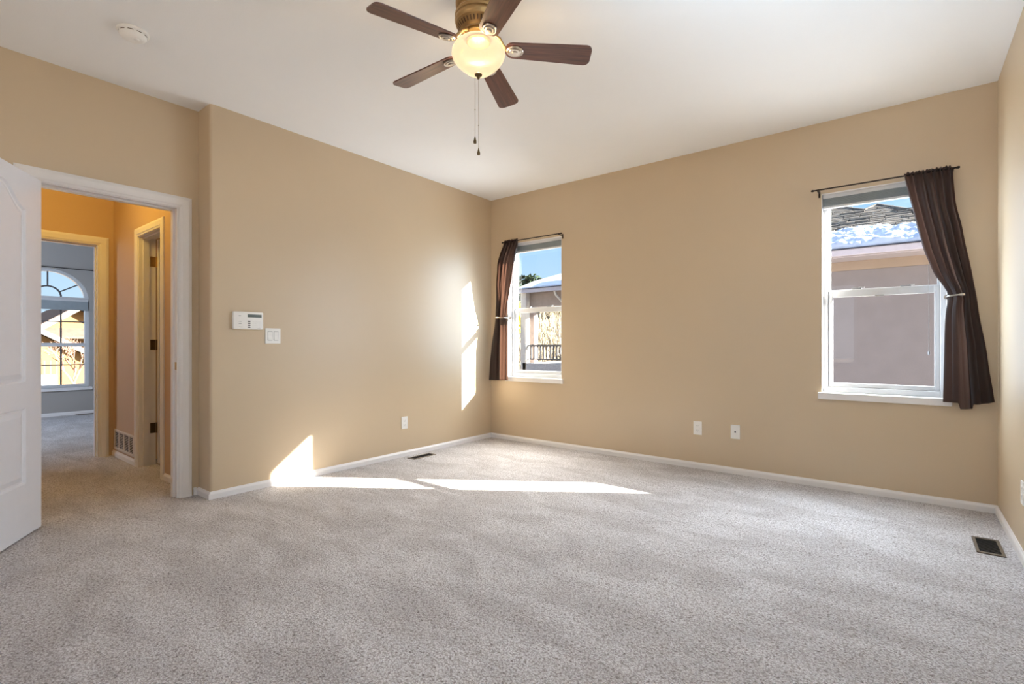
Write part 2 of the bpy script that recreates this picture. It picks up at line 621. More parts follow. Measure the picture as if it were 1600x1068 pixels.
mb = MB()
mb.box(-0.33, W_ROOM + 0.15, Y_REAR - 0.12, 0.17, H_CEIL, H_CEIL + 0.12)
struct(mb.build('ceiling', M['ceil']), 'white flat bedroom ceiling carrying the fan', 'ceiling')
mb = MB()
mb.box(-6.38, -0.33, -5.3, -1.4, H_CEIL, H_CEIL + 0.12)
struct(mb.build('ceiling_hall', M['ceil']), 'white ceiling over the hall and the far bedroom', 'ceiling')

mb = wall_with_holes(MB(), 'x', -0.32, W_ROOM + 0.15, 0.0, 0.17, -0.1, H_CEIL + 0.05, [(W1A, W1B, WIN_B, WIN_T), (W2A, W2B, WIN_B, WIN_T)])
struct(mb.build('wall_back', M['wall']), 'tan back wall holding the two windows', 'wall')

mb = wall_with_holes(MB(), 'x', -0.32, W_ROOM + 0.15, 0.171, 0.190, -0.5, H_CEIL + 0.17, [(W1A - 0.02, W1B + 0.02, WIN_B, WIN_T), (W2A - 0.02, W2B + 0.02, WIN_B, WIN_T)])  # unseen outer skin, added to cool the bounce onto the neighbour house
struct(mb.build('wall_exterior', M['exterior']), 'grey stucco skin added outside the back wall to cool bounced light', 'wall')

# left wall: thick, with a rounded free end
mb = MB()
R = 0.022
prof = [(-0.32, 0.0), (0.0, 0.0)]
for i in range(9):
    a = i / 8 * PI / 2
    prof.append((-R + R * math.cos(a), Y_END + R - R * math.sin(a)))
prof.append((-0.32, Y_END))
mb.prism([(x, y, -0.1) for x, y in prof], (0, 0, H_CEIL + 0.15))
struct(mb.build('wall_left', M['wall'], smooth=True), 'tan left wall with keypad and switch, lit by a sun patch', 'wall')

mb = wall_with_holes(MB(), 'y', Y_REAR - 0.12, Y_END, X_DOOR - 0.12, X_DOOR, -0.1, H_CEIL + 0.05, [(D_L, D_R, -0.1, D_T)])
struct(mb.build('wall_door', M['wall']), 'recessed tan wall around the open doorway', 'wall')
mb = MB().box(W_ROOM, W_ROOM + 0.15, Y_REAR - 0.12, 0.0, -0.1, H_CEIL + 0.05)
struct(mb.build('wall_right', M['wall']), 'tan right wall, only its front strip in view', 'wall')
mb = wall_with_holes(MB(), 'x', X_DOOR, W_ROOM, Y_REAR - 0.12, Y_REAR, -0.1, H_CEIL + 0.05, [(0.7, 3.1, 0.7, 2.2)])
struct(mb.build('wall_rear', M['wall']), 'tan rear wall behind the viewer', 'wall')

# hall and far bedroom
Y_HALL, X_FAR = -2.995, -2.259
SD_A, SD_B = -1.505, -0.912          # linen door opening
FD_R, FD_L = -3.100, -3.862          # far bedroom door opening
mb = wall_with_holes(MB(), 'x', X_FAR, X_DOOR - 0.12, Y_HALL, Y_HALL + 0.125, -0.1, H_CEIL + 0.05, [(SD_A, SD_B, -0.1, 2.03)])
struct(mb.build('wall_hall_side', M['hallwall']), 'hall side wall with linen door and air grille', 'wall')
mb = wall_with_holes(MB(), 'y', -5.3, -1.4, X_FAR - 0.12, X_FAR, -0.1, H_CEIL + 0.05, [(FD_L, FD_R, -0.1, 2.035)])
struct(mb.build('wall_hall_far', M['hallwall']), 'far hall wall under warm light, with bedroom doorway', 'wall')
mb = MB().box(X_FAR, X_DOOR - 0.12, -4.35, -4.25, -0.1, H_CEIL + 0.05)
struct(mb.build('wall_hall_near', M['hallwall']), 'hall wall hidden behind the open door', 'wall')
mb = MB().box(-2.0, -0.33, -2.0, -1.9, -0.1, H_CEIL + 0.05)
struct(mb.build('wall_closet', M['hallwall']), 'wall inside the linen closet', 'wall')
X_B2 = -6.208
AC, AZ, AR = -2.855, 1.745, 0.47     # arched window: centre, spring height, radius
AB = 0.42
# wall with an arched hole
mb = MB()
T = 0.16
mb.box(X_B2 - T, X_B2, -5.3, AC - AR, -0.1, H_CEIL + 0.05)
mb.box(X_B2 - T, X_B2, AC + AR, -1.4, -0.1, H_CEIL + 0.05)
mb.box(X_B2 - T, X_B2, AC - AR, AC + AR, -0.1, AB)
for i in range(24):
    a0, a1 = PI * i / 24, PI * (i + 1) / 24
    y0, z0 = AC + AR * math.cos(a0), AZ + AR * math.sin(a0)
    y1, z1 = AC + AR * math.cos(a1), AZ + AR * math.sin(a1)
    mb.prism([(X_B2, y0, z0), (X_B2, y1, z1), (X_B2, y1, H_CEIL + 0.05), (X_B2, y0, H_CEIL + 0.05)], (-T, 0, 0))
struct(mb.build('wall_bedroom_far', M['greywall']), 'grey far wall of second bedroom around the arched window', 'wall')
mb = MB().box(X_B2, X_FAR - 0.12, -1.5, -1.4, -0.1, H_CEIL + 0.05)
struct(mb.build('wall_bedroom_right', M['greywall']), 'grey side wall of second bedroom', 'wall')
mb = MB().box(X_B2, X_FAR - 0.12, -5.3, -5.2, -0.1, H_CEIL + 0.05)
struct(mb.build('wall_bedroom_left', M['greywall']), 'grey hidden side wall of second bedroom', 'wall')


# ------------------------------------------------------------------ baseboards (profile extruded between two points)
BB = [(0, 0), (0.013, 0), (0.013, 0.034), (0.010, 0.041), (0.006, 0.046), (0.004, 0.052), (0, 0.052)]


def base_run(mb, p, q, n):
    """From p to q at floor level, n = direction into the room."""
    p, q, n = Vector((*p, 0)), Vector((*q, 0)), Vector((*n, 0))
    mb.prism([p + n * u + Vector((0, 0, v)) for u, v in BB], q - p)


def baseboard(name, runs, label):
    mb = MB()
    for r in runs:
        base_run(mb, *r)
    struct(mb.build(name, M['trim']), label, 'baseboard')


baseboard('baseboard_back', [((0.0, 0.0), (W_ROOM, 0.0), (0, -1))], 'white baseboard along the back wall under both windows')
baseboard('baseboard_left', [((0.0, Y_END + 0.0), (0.0, -0.013), (1, 0)), ((X_DOOR, Y_END), (0.013, Y_END), (0, -1)), ((X_DOOR, -3.014), (X_DOOR, Y_END - 0.013), (1, 0))], 'white baseboard along the left wall, turning at its end')
baseboard('baseboard_right', [((W_ROOM, -0.013), (W_ROOM, Y_REAR), (-1, 0))], 'white baseboard along the right wall beside the floor register')
baseboard('baseboard_door_wall', [((X_DOOR, D_L - 0.09), (X_DOOR, Y_REAR), (1, 0))], 'white baseboard behind the open door')
baseboard('baseboard_hall', [((SD_B + 0.075, Y_HALL), (X_DOOR - 0.12, Y_HALL), (0, -1)), ((X_FAR, Y_HALL), (SD_A - 0.07, Y_HALL), (0, -1))], 'white baseboard along the hall side wall')
baseboard('baseboard_bedroom', [((X_B2, -5.2), (X_B2, -1.5), (1, 0))], 'white baseboard below the arched window')

# ------------------------------------------------------------------ door casings
CAS = [(0, 0), (0, 0.009), (0.012, 0.011), (0.020, 0.016), (0.058, 0.018), (0.072, 0.014), (0.080, 0.010), (0.080, 0)]   # width, thickness


def casing(mb, kind, wall, n, e0, e1, top, width=0.080, floor=0.0):
    """Casing around an opening. kind 'x': opening spans y (wall at x=wall); 'y': opening spans x. n = +1/-1 outward."""
    k = width / 0.080
    P = [(u * k, v) for u, v in CAS]

    def pt(a, d, z):
        return (wall + n * d, a, z) if kind == 'x' else (a, wall + n * d, z)

    for edge, s in ((e0, -1), (e1, 1)):
        lo = [mb.bm.verts.new(pt(edge + s * u, v, floor)) for u, v in P]
        hi = [mb.bm.verts.new(pt(edge + s * u, v, top + u)) for u, v in P]
        m_ = len(P)
        for i in range(m_):
            mb.bm.faces.new((lo[i], lo[(i + 1) % m_], hi[(i + 1) % m_], hi[i]))
        mb.bm.faces.new(lo)
        mb.bm.faces.new(hi)
    a = [mb.bm.verts.new(pt(e0 - u, v, top + u)) for u, v in P]
    b = [mb.bm.verts.new(pt(e1 + u, v, top + u)) for u, v in P]
    for i in range(len(P)):
        mb.bm.faces.new((a[i], a[(i + 1) % len(P)], b[(i + 1) % len(P)], b[i]))
    mb.bm.faces.new(a)
    mb.bm.faces.new(b)


def jamb(mb, kind, t0, t1, e0, e1, top, stop=None):
    th = 0.018
    def bx(a0, a1, z0, z1, q0=t0, q1=t1):
        if kind == 'x':
            mb.box(q0, q1, a0, a1, z0, z1)
        else:
            mb.box(a0, a1, q0, q1, z0, z1)
    bx(e0, e0 + th, 0.002, top)
    bx(e1 - th, e1, 0.002, top)
    bx(e0 + th, e1 - th, top - th, top)
    if stop:
        s0, s1 = stop
        bx(e0 + th, e0 + th + 0.011, 0.002, top - th, s0, s1)
        bx(e1 - th - 0.011, e1 - th, 0.002, top - th, s0, s1)
        bx(e0 + th + 0.011, e1 - th - 0.011, top - th - 0.011, top - th, s0, s1)


t1 = thing('trim_1', 'white casing around the open bedroom doorway', 'door frame', (X_DOOR, (D_L + D_R) / 2, 0), kind='structure')
def local(parent, o):
    o.parent = parent
    o.matrix_parent_inverse = Matrix.Translation(-Vector(parent.location)) if parent.rotation_euler.z == 0 else parent.matrix_basis.inverted()
    return o
def sub(parent, o):
    """Sub-part of a part whose geometry already stands in world coordinates."""
    o.parent = parent
    o.matrix_parent_inverse = Matrix.Identity(4)
    return o


mb = MB(); casing(mb, 'x', X_DOOR, 1, D_L + 0.012, D_R - 0.006, D_T - 0.012, 0.078)
local(t1, mb.build('casing', M['trim']))
mb = MB(); casing(mb, 'x', X_DOOR - 0.12, -1, D_L + 0.012, D_R - 0.006, D_T - 0.012, 0.078)
local(t1, mb.build('casing', M['trim']))
mb = MB(); jamb(mb, 'x', X_DOOR - 0.12, X_DOOR, D_L, D_R, D_T, (X_DOOR - 0.085, X_DOOR - 0.040))
local(t1, mb.build('jamb', M['trim']))
mb = MB(); mb.box(X_DOOR - 0.034, X_DOOR - 0.004, D_R - 0.0205, D_R - 0.018, 0.895, 0.950, 0.0008)
sp = local(t1, mb.build('strike_plate', M['brass'])); sp['label'] = 'small brass strike plate'

t2 = thing('trim_2', 'white casing of the far bedroom doorway in the warm hall', 'door frame', (X_FAR, (FD_L + FD_R) / 2, 0), kind='structure')
mb = MB(); casing(mb, 'x', X_FAR, 1, FD_L + 0.010, FD_R - 0.008, 2.022, 0.075)
local(t2, mb.build('casing', M['trim']))
mb = MB(); jamb(mb, 'x', X_FAR - 0.12, X_FAR, FD_L, FD_R, 2.035, (X_FAR - 0.08, X_FAR - 0.04))
local(t2, mb.build('jamb', M['trim']))

t3 = thing('trim_3', 'white casing of the linen closet doorway on hall side wall', 'door frame', ((SD_A + SD_B) / 2, Y_HALL, 0), kind='structure')
mb = MB(); casing(mb, 'y', Y_HALL, -1, SD_A + 0.006, SD_B - 0.006, 2.018, 0.072)
local(t3, mb.build('casing', M['trim']))
mb = MB(); jamb(mb, 'y', Y_HALL, Y_HALL + 0.125, SD_A, SD_B, 2.03, (Y_HALL + 0.03, Y_HALL + 0.075))
local(t3, mb.build('jamb', M['trim']))


# ------------------------------------------------------------------ panel door
def panel_outline(u0, u1, z0, z1, arch, n=16):
    pts = [(u0, z0), (u1, z0), (u1, z1)]
    if arch:
        for i in range(1, n):
            t = i / n
            # eyebrow: flat shoulders swinging up to a crown
            h = arch * (0.5 - 0.5 * math.cos(2 * PI * t))
            pts.append((u1 + (u0 - u1) * t, z1 + h))
    pts.append((u0, z1))
    return pts


def inset_poly(pts, d):
    out = []
    n = len(pts)
    for i in range(n):
        p0, p, p1 = Vector(pts[i - 1]), Vector(pts[i]), Vector(pts[(i + 1) % n])
        a, b = (p - p0).normalized(), (p1 - p).normalized()
        na, nb = Vector((-a.y, a.x)), Vector((-b.y, b.x))
        k = na + nb
        k = k / max(0.3, k.dot(na))
        out.append(tuple(p + k * d))
    return out


def door_slab(w, h, th, panels):
    """Slab in local x (width), y (thickness 0..-th), z. Moulded panels on the +y face (and plain back)."""
    mb = MB()
    mb.box(0, w, -th, -0.012, 0, h, 0.001, 1)
    # front skin with panel reliefs: one filled ring grid built by triangle fill
    bm = mb.bm
    def loop(pts, y):
        return [bm.verts.new((u, y, z)) for u, z in pts]
    outer = loop([(0, 0), (w, 0), (w, h), (0, h)], 0.0)
    edges = []
    def add_edges(vs):
        r = []
        for i in range(len(vs)):
            r.append(bm.edges.new((vs[i], vs[(i + 1) % len(vs)])))
        return r
    edges += add_edges(outer)
    for pts in panels:
        vs = loop(pts, 0.0)
        edges += add_edges(vs)
        prev = vs
        for d, y in ((0.009, -0.010), (0.020, -0.010), (0.046, -0.002)):
            nx = loop(inset_poly(pts, d), y)
            for i in range(len(vs)):
                j = (i + 1) % len(vs)
                bm.faces.new((prev[i], prev[j], nx[j], nx[i]))
            prev = nx
        bm.faces.new(prev)
    bmesh.ops.triangle_fill(bm, use_beauty=True, edges=edges)
    back = loop([(0, 0), (w, 0), (w, h), (0, h)], -0.012)
    for i in range(4):
        bm.faces.new((outer[i], outer[(i + 1) % 4], back[(i + 1) % 4], back[i]))
    return mb


DW, DH = 0.735, 2.022
pan = [panel_outline(0.158, DW - 0.158, 0.29, 0.71, 0), panel_outline(0.158, DW - 0.158, 0.855, 1.815, 0.115)]
ang = math.atan2(-0.521, 0.853)
d1 = thing('door_1', 'white two-panel arch-top door standing open at the left edge', 'door', (-0.197, -3.811, 0.008), ang, kind='structure')
ds = door_slab(DW, DH, 0.035, pan).build('slab', M['door'], d1)
for hz in (0.25, 1.02, 1.78):
    mb = MB().tube([(-0.004, -0.036, hz - 0.045), (-0.004, -0.036, hz + 0.045)], 0.006, 10)
    mb.build('hinge', M['brass'], d1)['label'] = 'brass hinge'
mb = MB().lathe([(0, 0), (0.032, 0), (0.032, 0.006), (0.012, 0.010), (0.011, 0.035), (0.024, 0.042), (0.027, 0.055), (0.020, 0.066), (0, 0.068)], 24, Matrix.Translation((DW - 0.065, 0.0, 0.92)) @ Matrix.Rotation(-PI / 2, 4, 'X'))
mb.build('knob', M['brass'], d1, smooth=True)['label'] = 'brass door knob'

# linen closet door: opened inward, hinged on the far jamb
d2 = thing('door_2', 'white linen closet door swung inward, bronze hinges showing, the top one coloured brighter', 'door', (SD_A + 0.022, Y_HALL + 0.135, 0.01), math.radians(88), kind='structure')
mb = MB().box(0, 0.56, -0.035, 0.0, 0, 2.0, 0.0015, 1)
mb.build('slab', M['door'], d2)
for hz, mt in ((0.33, 'bronze'), (1.07, 'bronze'), (1.81, 'brass')):  # top hinge set in brighter metal, its caught light put into the colour
    mb = MB()
    mb.box(SD_A + 0.018, SD_A + 0.021, Y_HALL + 0.083, Y_HALL + 0.124, hz - 0.045, hz + 0.045, 0.001, 1)
    mb.tube([(SD_A + 0.0245, Y_HALL + 0.130, hz - 0.046), (SD_A + 0.0245, Y_HALL + 0.130, hz + 0.046)], 0.006, 10)
    hg = mb.build('hinge', M[mt], d2)
    hg.matrix_parent_inverse = d2.matrix_basis.inverted()
    hg['label'] = 'hinge coloured gold for the light it catches' if mt == 'brass' else 'dark bronze hinge'


# ------------------------------------------------------------------ single-hung windows on the back wall
def single_hung(name, xa, xb, label):
    w = thing(name, label, 'window', ((xa + xb) / 2, 0.0, WIN_B), kind='structure')
    fy0, fy1 = 0.075, 0.150
    zb, zt = WIN_B + 0.012, WIN_T
    # outer frame
    fw = 0.034
    mb = MB()
    mb.box(xa, xa + fw, fy0, fy1, zb, zt, 0.003, 1)
    mb.box(xb - fw, xb, fy0, fy1, zb, zt, 0.003, 1)
    mb.box(xa + fw, xb - fw, fy0, fy1, zt - 0.045, zt, 0.003, 1)
    mb.box(xa + fw, xb - fw, fy0 - 0.004, fy1, zb, zb + 0.040, 0.003, 1)
    # exterior trim
    mb.box(xa - 0.02, xa + 0.012, fy1, fy1 + 0.02, zb, zt, 0.002, 1)
    mb.box(xb - 0.012, xb + 0.02, fy1, fy1 + 0.02, zb, zt, 0.002, 1)
    local(w, mb.build('frame', M['vinyl']))
    # drywall returns are the wall itself; thin white liner on the sides
    mb = MB()
    for x in (xa, xb):
        s = 1 if x == xa else -1
        a, b = sorted((x, x + s * 0.004))
        mb.box(a, b, 0.0005, fy0, zb + 0.002, zt - 0.001)
    mb.box(xa + 0.004, xb - 0.004, 0.0005, fy0, zt - 0.004, zt)
    local(w, mb.build('reveal', M['trim']))
    # sill
    mb = MB().box(xa - 0.022, xb + 0.022, -0.022, 0.0, 0.664, 0.713, 0.004, 2)
    mb.box(xa + 0.001, xb - 0.001, 0.0, fy0 + 0.004, WIN_B, WIN_B + 0.013)
    local(w, mb.build('sill', M['trim']))
    # upper sash (outer track, fixed)
    zr0, zr1 = 1.428, 1.486
    mb = MB()
    y0, y1 = 0.118, 0.142
    mb.box(xa + fw, xa + fw + 0.014, y0, y1, zr1, zt - 0.045)
    mb.box(xb - fw - 0.014, xb - fw, y0, y1, zr1, zt - 0.045)
    mb.box(xa + fw, xb - fw, y0, y1, zt - 0.062, zt - 0.045)
    mb.box(xa + fw, xb - fw, y0, y1, zr0 + 0.010, zr1, 0.002, 1)
    us = local(w, mb.build('upper_sash', M['vinyl']))
    mb = MB().box(xa + fw + 0.012, xb - fw - 0.012, 0.128, 0.132, zr1 - 0.004, zt - 0.058)
    sub(us, mb.build('pane', M['glass']))
    # lower sash (inner track)
    mb = MB()
    y0, y1 = 0.088, 0.114
    sw = 0.030
    mb.box(xa + fw, xa + fw + sw, y0, y1, zb + 0.040, zr1 - 0.004, 0.003, 1)
    mb.box(xb - fw - sw, xb - fw, y0, y1, zb + 0.040, zr1 - 0.004, 0.003, 1)
    mb.box(xa + fw + sw, xb - fw - sw, y0, y1, zr0, zr1 - 0.004, 0.003, 1)
    mb.box(xa + fw + sw, xb - fw - sw, y0, y1, zb + 0.040, zb + 0.072, 0.003, 1)
    ls = local(w, mb.build('lower_sash', M['vinyl']))
    mb = MB().box(xa + fw + sw - 0.004, xb - fw - sw + 0.004, 0.098, 0.102, zb + 0.068, zr0 + 0.004)
    sub(ls, mb.build('pane', M['glass']))
    for fx in (0.30, 0.70):
        cx = xa + (xb - xa) * fx
        mb = MB().box(cx - 0.035, cx + 0.030, 0.092, 0.108, zr1 - 0.004, zr1 + 0.006, 0.002, 1)
        mb.box(cx + 0.010, cx + 0.045, 0.094, 0.104, zr1 + 0.006, zr1 + 0.013, 0.002, 1)
        k = sub(ls, mb.build('sash_lock', M['plate_grey']))
        k['label'] = 'small grey sash lock'
    cx = (xa + xb) / 2 - 0.01
    mb = MB().box(cx - 0.026, cx + 0.026, 0.082, 0.089, zr0 - 0.006, zr0 + 0.006, 0.002, 1)
    sub(ls, mb.build('sash_lift', M['plate_grey']))
    return w


single_hung('window_1', W1A, W1B, 'narrow white single-hung window beside the corner')
single_hung('window_2', W2A, W2B, 'white single-hung window facing the neighbouring stucco wall')


def raised_shade(xa, xb, label, cord_x):
    s = thing('window_shade', label, 'window shade', ((xa + xb) / 2, 0.045, WIN_T), group='raised window shades')
    mb = MB().box(xa + 0.006, xb - 0.006, 0.022, 0.068, WIN_T - 0.034, WIN_T - 0.005, 0.003, 2)
    local(s, mb.build('headrail', M['vinyl']))
    mb = MB()
    n = 9
    z0, z1 = WIN_T - 0.092, WIN_T - 0.034
    for i in range(n):
        za, zb = z0 + (z1 - z0) * i / n, z0 + (z1 - z0) * (i + 1) / n
        zm = (za + zb) / 2
        mb.prism([(xa + 0.009, 0.030, za), (xa + 0.009, 0.025, zm), (xa + 0.009, 0.030, zb), (xa + 0.009, 0.060, zb), (xa + 0.009, 0.065, zm), (xa + 0.009, 0.060, za)], (xb - xa - 0.018, 0, 0))
    local(s, mb.build('folded_fabric', M['shade']))['label'] = 'grey folded cellular fabric'
    mb = MB().box(xa + 0.008, xb - 0.008, 0.026, 0.064, z0 - 0.016, z0, 0.003, 2)
    local(s, mb.build('bottom_rail', M['vinyl']))
    if cord_x:
        mb = MB().tube([(cord_x, 0.020, WIN_T - 0.02), (cord_x, 0.020, 1.03)], 0.0016, 6)
        mb.lathe([(0, 0), (0.005, 0.004), (0.006, 0.020), (0.002, 0.032), (0, 0.033)], 10, Matrix.Translation((cord_x, 0.020, 1.0)))
        local(s, mb.build('cord', M['plate_grey']))
    return s


raised_shade(W1A, W1B, 'grey cellular shade folded up at top of the corner window', None)
raised_shade(W2A, W2B, 'grey cellular shade folded up over the stucco wall view', 3.905)

# rear window added behind the viewer to frame the fill light
w3 = thing('added_window_3', 'added white rear window behind the viewer, framing the fill light', 'window', (1.9, Y_REAR, 0.7), kind='structure')
mb = MB()
for a, b in ((0.7, 0.75), (1.875, 1.925), (3.05, 3.1)):
    mb.box(a, b, Y_REAR - 0.10, Y_REAR - 0.04, 0.75, 2.15)
mb.box(0.7, 3.1, Y_REAR - 0.10, Y_REAR - 0.04, 0.7, 0.75)
mb.box(0.7, 3.1, Y_REAR - 0.10, Y_REAR - 0.04, 2.15, 2.2)
local(w3, mb.build('frame', M['vinyl']))

# ------------------------------------------------------------------ arched window of the far bedroom
w4 = thing('window_4', 'white arched window with dark grilles in the far bedroom', 'window', (X_B2, AC, AB), kind='structure')


def arch_ring(mb, x0, x1, r0, r1, cz, a0=0.0, a1=PI, n=28):
    for i in range(n):
        b0, b1 = a0 + (a1 - a0) * i / n, a0 + (a1 - a0) * (i + 1) / n
        P = [(r, b) for r, b in ((r0, b0), (r1, b0), (r1, b1), (r0, b1))]
        mb.prism([(x0, AC + r * math.cos(b), cz + r * math.sin(b)) for r, b in P], (x1 - x0, 0, 0))


xa, xb = X_B2 - 0.11, X_B2 - 0.04
mb = MB()
arch_ring(mb, xa, xb, AR - 0.045, AR, AZ)
mb.box(xa, xb, AC - AR, AC - AR + 0.045, AB, AZ)
mb.box(xa, xb, AC + AR - 0.045, AC + AR, AB, AZ)
mb.box(xa, xb, AC - AR + 0.045, AC + AR - 0.045, AB, AB + 0.045)
mb.box(xa, xb, AC - AR + 0.045, AC + AR - 0.045, AZ, AZ + 0.055)
mb.box(xa, xb, AC - AR + 0.045, AC + AR - 0.045, 1.045, 1.100)
local(w4, mb.build('frame', M['vinyl']))
mb = MB()
mx = (xa + xb) / 2
for dy in (-0.15, 0.15):
    mb.box(mx - 0.006, mx + 0.006, AC + dy - 0.011, AC + dy + 0.011, AB + 0.045, 1.045)
    mb.box(mx - 0.006, mx + 0.006, AC + dy - 0.011, AC + dy + 0.011, 1.10, AZ)
for z in (0.765, 1.423):
    mb.box(mx - 0.005, mx + 0.005, AC - AR + 0.045, AC + AR - 0.045, z - 0.009, z + 0.009)
arch_ring(mb, mx - 0.006, mx + 0.006, 0.140, 0.162, AZ + 0.055)
for a in (30, 90, 150):
    c, s = math.cos(math.radians(a)), math.sin(math.radians(a))
    p, q = 0.155, 0.395
    d = 0.009
    z0 = AZ + 0.05
    mb.prism([(mx - 0.005, AC + p * c - d * s, z0 + p * s + d * c), (mx - 0.005, AC + q * c - d * s, z0 + q * s + d * c), (mx - 0.005, AC + q * c + d * s, z0 + q * s - d * c), (mx - 0.005, AC + p * c + d * s, z0 + p * s - d * c)], (0.010, 0, 0))
local(w4, mb.build('grille', M['darkfence']))['label'] = 'dark glazing bars with a fan in the arch'
mb = MB()
mb.box(mx - 0.014, mx - 0.010, AC - AR + 0.045, AC + AR - 0.045, AB + 0.045, AZ)
mb.prism([(mx - 0.014, AC + (AR - 0.04) * math.cos(PI * i / 20), AZ + 0.05 + (AR - 0.09) * math.sin(PI * i / 20)) for i in range(21)], (0.004, 0, 0))
local(w4, mb.build('pane', M['glass']))
mb = MB().box(X_B2 - 0.04, X_B2 + 0.03, AC - AR - 0.035, AC + AR + 0.035, AB - 0.045, AB, 0.004, 1)
local(w4, mb.build('sill', M['trim']))

s = thing('window_shade', 'pale shade folded up below the arch in the far bedroom', 'window shade', (X_B2 - 0.01, AC, AZ))
mb = MB().box(X_B2 - 0.030, X_B2 + 0.010, AC - AR + 0.01, AC + AR - 0.01, 1.735, 1.768, 0.003, 1)
local(s, mb.build('headrail', M['vinyl']))
mb = MB()
for i in range(10):
    za, zb = 1.60 + 0.0135 * i, 1.60 + 0.0135 * (i + 1)
    zm = (za + zb) / 2
    y = AC - AR + 0.014
    mb.prism([(X_B2 - 0.026, y, za), (X_B2 - 0.030, y, zm), (X_B2 - 0.026, y, zb), (X_B2 + 0.004, y, zb), (X_B2 + 0.008, y, zm), (X_B2 + 0.004, y, za)], (0, 2 * AR - 0.028, 0))
local(s, mb.build('folded_fabric', M['shade']))

r = thing('curtain_rod', 'thin dark curtain rod above the arched window', 'curtain rod', (X_B2, AC, 2.24))
mb = MB().tube([(X_B2 + 0.05, AC - 0.70, 2.225), (X_B2 + 0.05, AC + 0.56, 2.225)], 0.006, 10)
local(r, mb.build('rod', M['rod'], smooth=True))
for y in (AC - 0.62, AC + 0.55):
    mb = MB().box(X_B2, X_B2 + 0.056, y - 0.006, y + 0.006, 2.205, 2.232)
    local(r, mb.build('bracket', M['rod']))


# ------------------------------------------------------------------ curtains on the back wall
def interp(tab, z):
    if z >= tab[0][0]:
        return tab[0][1]
    for (z0, x0), (z1, x1) in zip(tab, tab[1:]):
        if z >= z1:
            t = (z0 - z) / (z0 - z1)
            t = t * t * (3 - 2 * t) * 0.35 + t * 0.65
            return x0 + (x1 - x0) * t
    return tab[-1][1]


def smooth_tab(tab, k=60):
    z0, z1 = tab[0][0], tab[-1][0]
    xs = [interp(tab, z0 + (z1 - z0) * i / k) for i in range(k + 1)]
    for _ in range(2):
        xs = [xs[0]] + [(xs[i - 1] + 2 * xs[i] + xs[i + 1]) / 4 for i in range(1, k)] + [xs[-1]]
    return [(z0 + (z1 - z0) * i / k, xs[i]) for i in range(k + 1)]


def curtain(label, L, Rr, folds, pinch_z, pinch_side, hem, seed, amp=0.020, y_rod=-0.075, depth=1.0):
    rg = random.Random(seed)
    L, Rr = smooth_tab(L), smooth_tab(Rr)
    zt = L[0][0]
    nu, nv = 150, 110
    ph = [rg.uniform(0, 6.28) for _ in range(6)]
    bm = bmesh.new()
    rows = []
    for j in range(nv + 1):
        v = j / nv
        row = []
        for i in range(nu + 1):
            u = i / nu
            zb = hem(u)
            z = zt + (zb - zt) * v
            l, r_ = interp(L, z), interp(Rr, z)
            pz = math.exp(-((z - pinch_z) / 0.16) ** 2)
            # fold coordinate wanders a little down the drop
            w = u + 0.030 * math.sin(4.1 * u + 1.4 * v + ph[0]) + 0.012 * math.sin(9 * u + 3 * v + ph[1]) * v
            f = folds * 2 * PI * w
            top = max(0.0, 1 - v * 14)
            lo = min(1.0, max(0.0, (v - 0.10) / 0.42))
            lo = lo * lo * (3 - 2 * lo)
            a = amp * (0.75 + 0.40 * math.sin(5 * u + ph[2]))
            fine = a * math.sin(f + ph[3]) + a * 0.35 * math.sin(2.3 * f + ph[4])
            # below the heading the folds merge into two broad panels with one deep crease between them
            q = u if pinch_side < 0 else 1 - u
            vx = 0.50 + 0.06 * math.sin(2.2 * v + 0.4)
            wid = 0.035 + 0.03 * v
            crease = math.exp(-((q - vx) / wid) ** 2)
            left_ = math.exp(-((q - 0.24) / 0.20) ** 2)
            right_ = max(0.0, q - vx - 0.08)
            broad = -0.026 * left_ * (0.4 + 0.6 * v) + 0.045 * crease + 0.045 * right_ - 0.012 * math.exp(-((q - vx - 0.12) / 0.05) ** 2)
            broad += 0.0045 * math.sin(15 * u + 2.0 * v + ph[5]) + 0.004 * math.sin(7 * v + 9 * u + ph[1])
            y = y_rod + fine * (1 - 0.86 * lo) + broad * depth * lo + (1 - depth) * 0.030 * lo
            y = y * (1 - top) + top * (y_rod + 0.010 * math.sin(f * 2.0 + ph[5]))
            if pinch_side > 0:
                y += 0.030 * max(0.0, 1 - u / 0.16) * min(1.0, v * 5) * min(1.0, max(0.0, (0.85 - v) / 0.3))      # outer edge turns back to the wall
            # gathered to the hook: drawn towards the wall on the hooked side
            side = (1 - u) if pinch_side < 0 else u
            y += pz * 0.022 * max(0.0, side) ** 1.5
            y -= 0.006 * (1 - side) * pz
            x = l + (r_ - l) * u + 0.004 * math.cos(f + ph[3]) * (1 - pz)
            if j == 0:
                z += 0.007 * math.sin(f * 2.0 + ph[5]) + 0.004 * math.sin(f * 3.7)
            y = min(y, -0.030)
            row.append(bm.verts.new((x, y, z)))
        rows.append(row)
    for a, b in zip(rows, rows[1:]):
        for i in range(nu):
            bm.faces.new((a[i], a[i + 1], b[i + 1], b[i]))
    mb = MB()
    mb.bm.free()
    mb.bm = bm
    o = mb.build('curtain', M['curtain'], smooth=False)
    for p in o.data.polygons:
        p.use_smooth = True
    sol = o.modifiers.new('cloth_thickness', 'SOLIDIFY')
    sol.thickness = 0.0016
    sol.offset = 0.0
    tag(o, label, 'curtain', 'brown curtain panels')
    return o


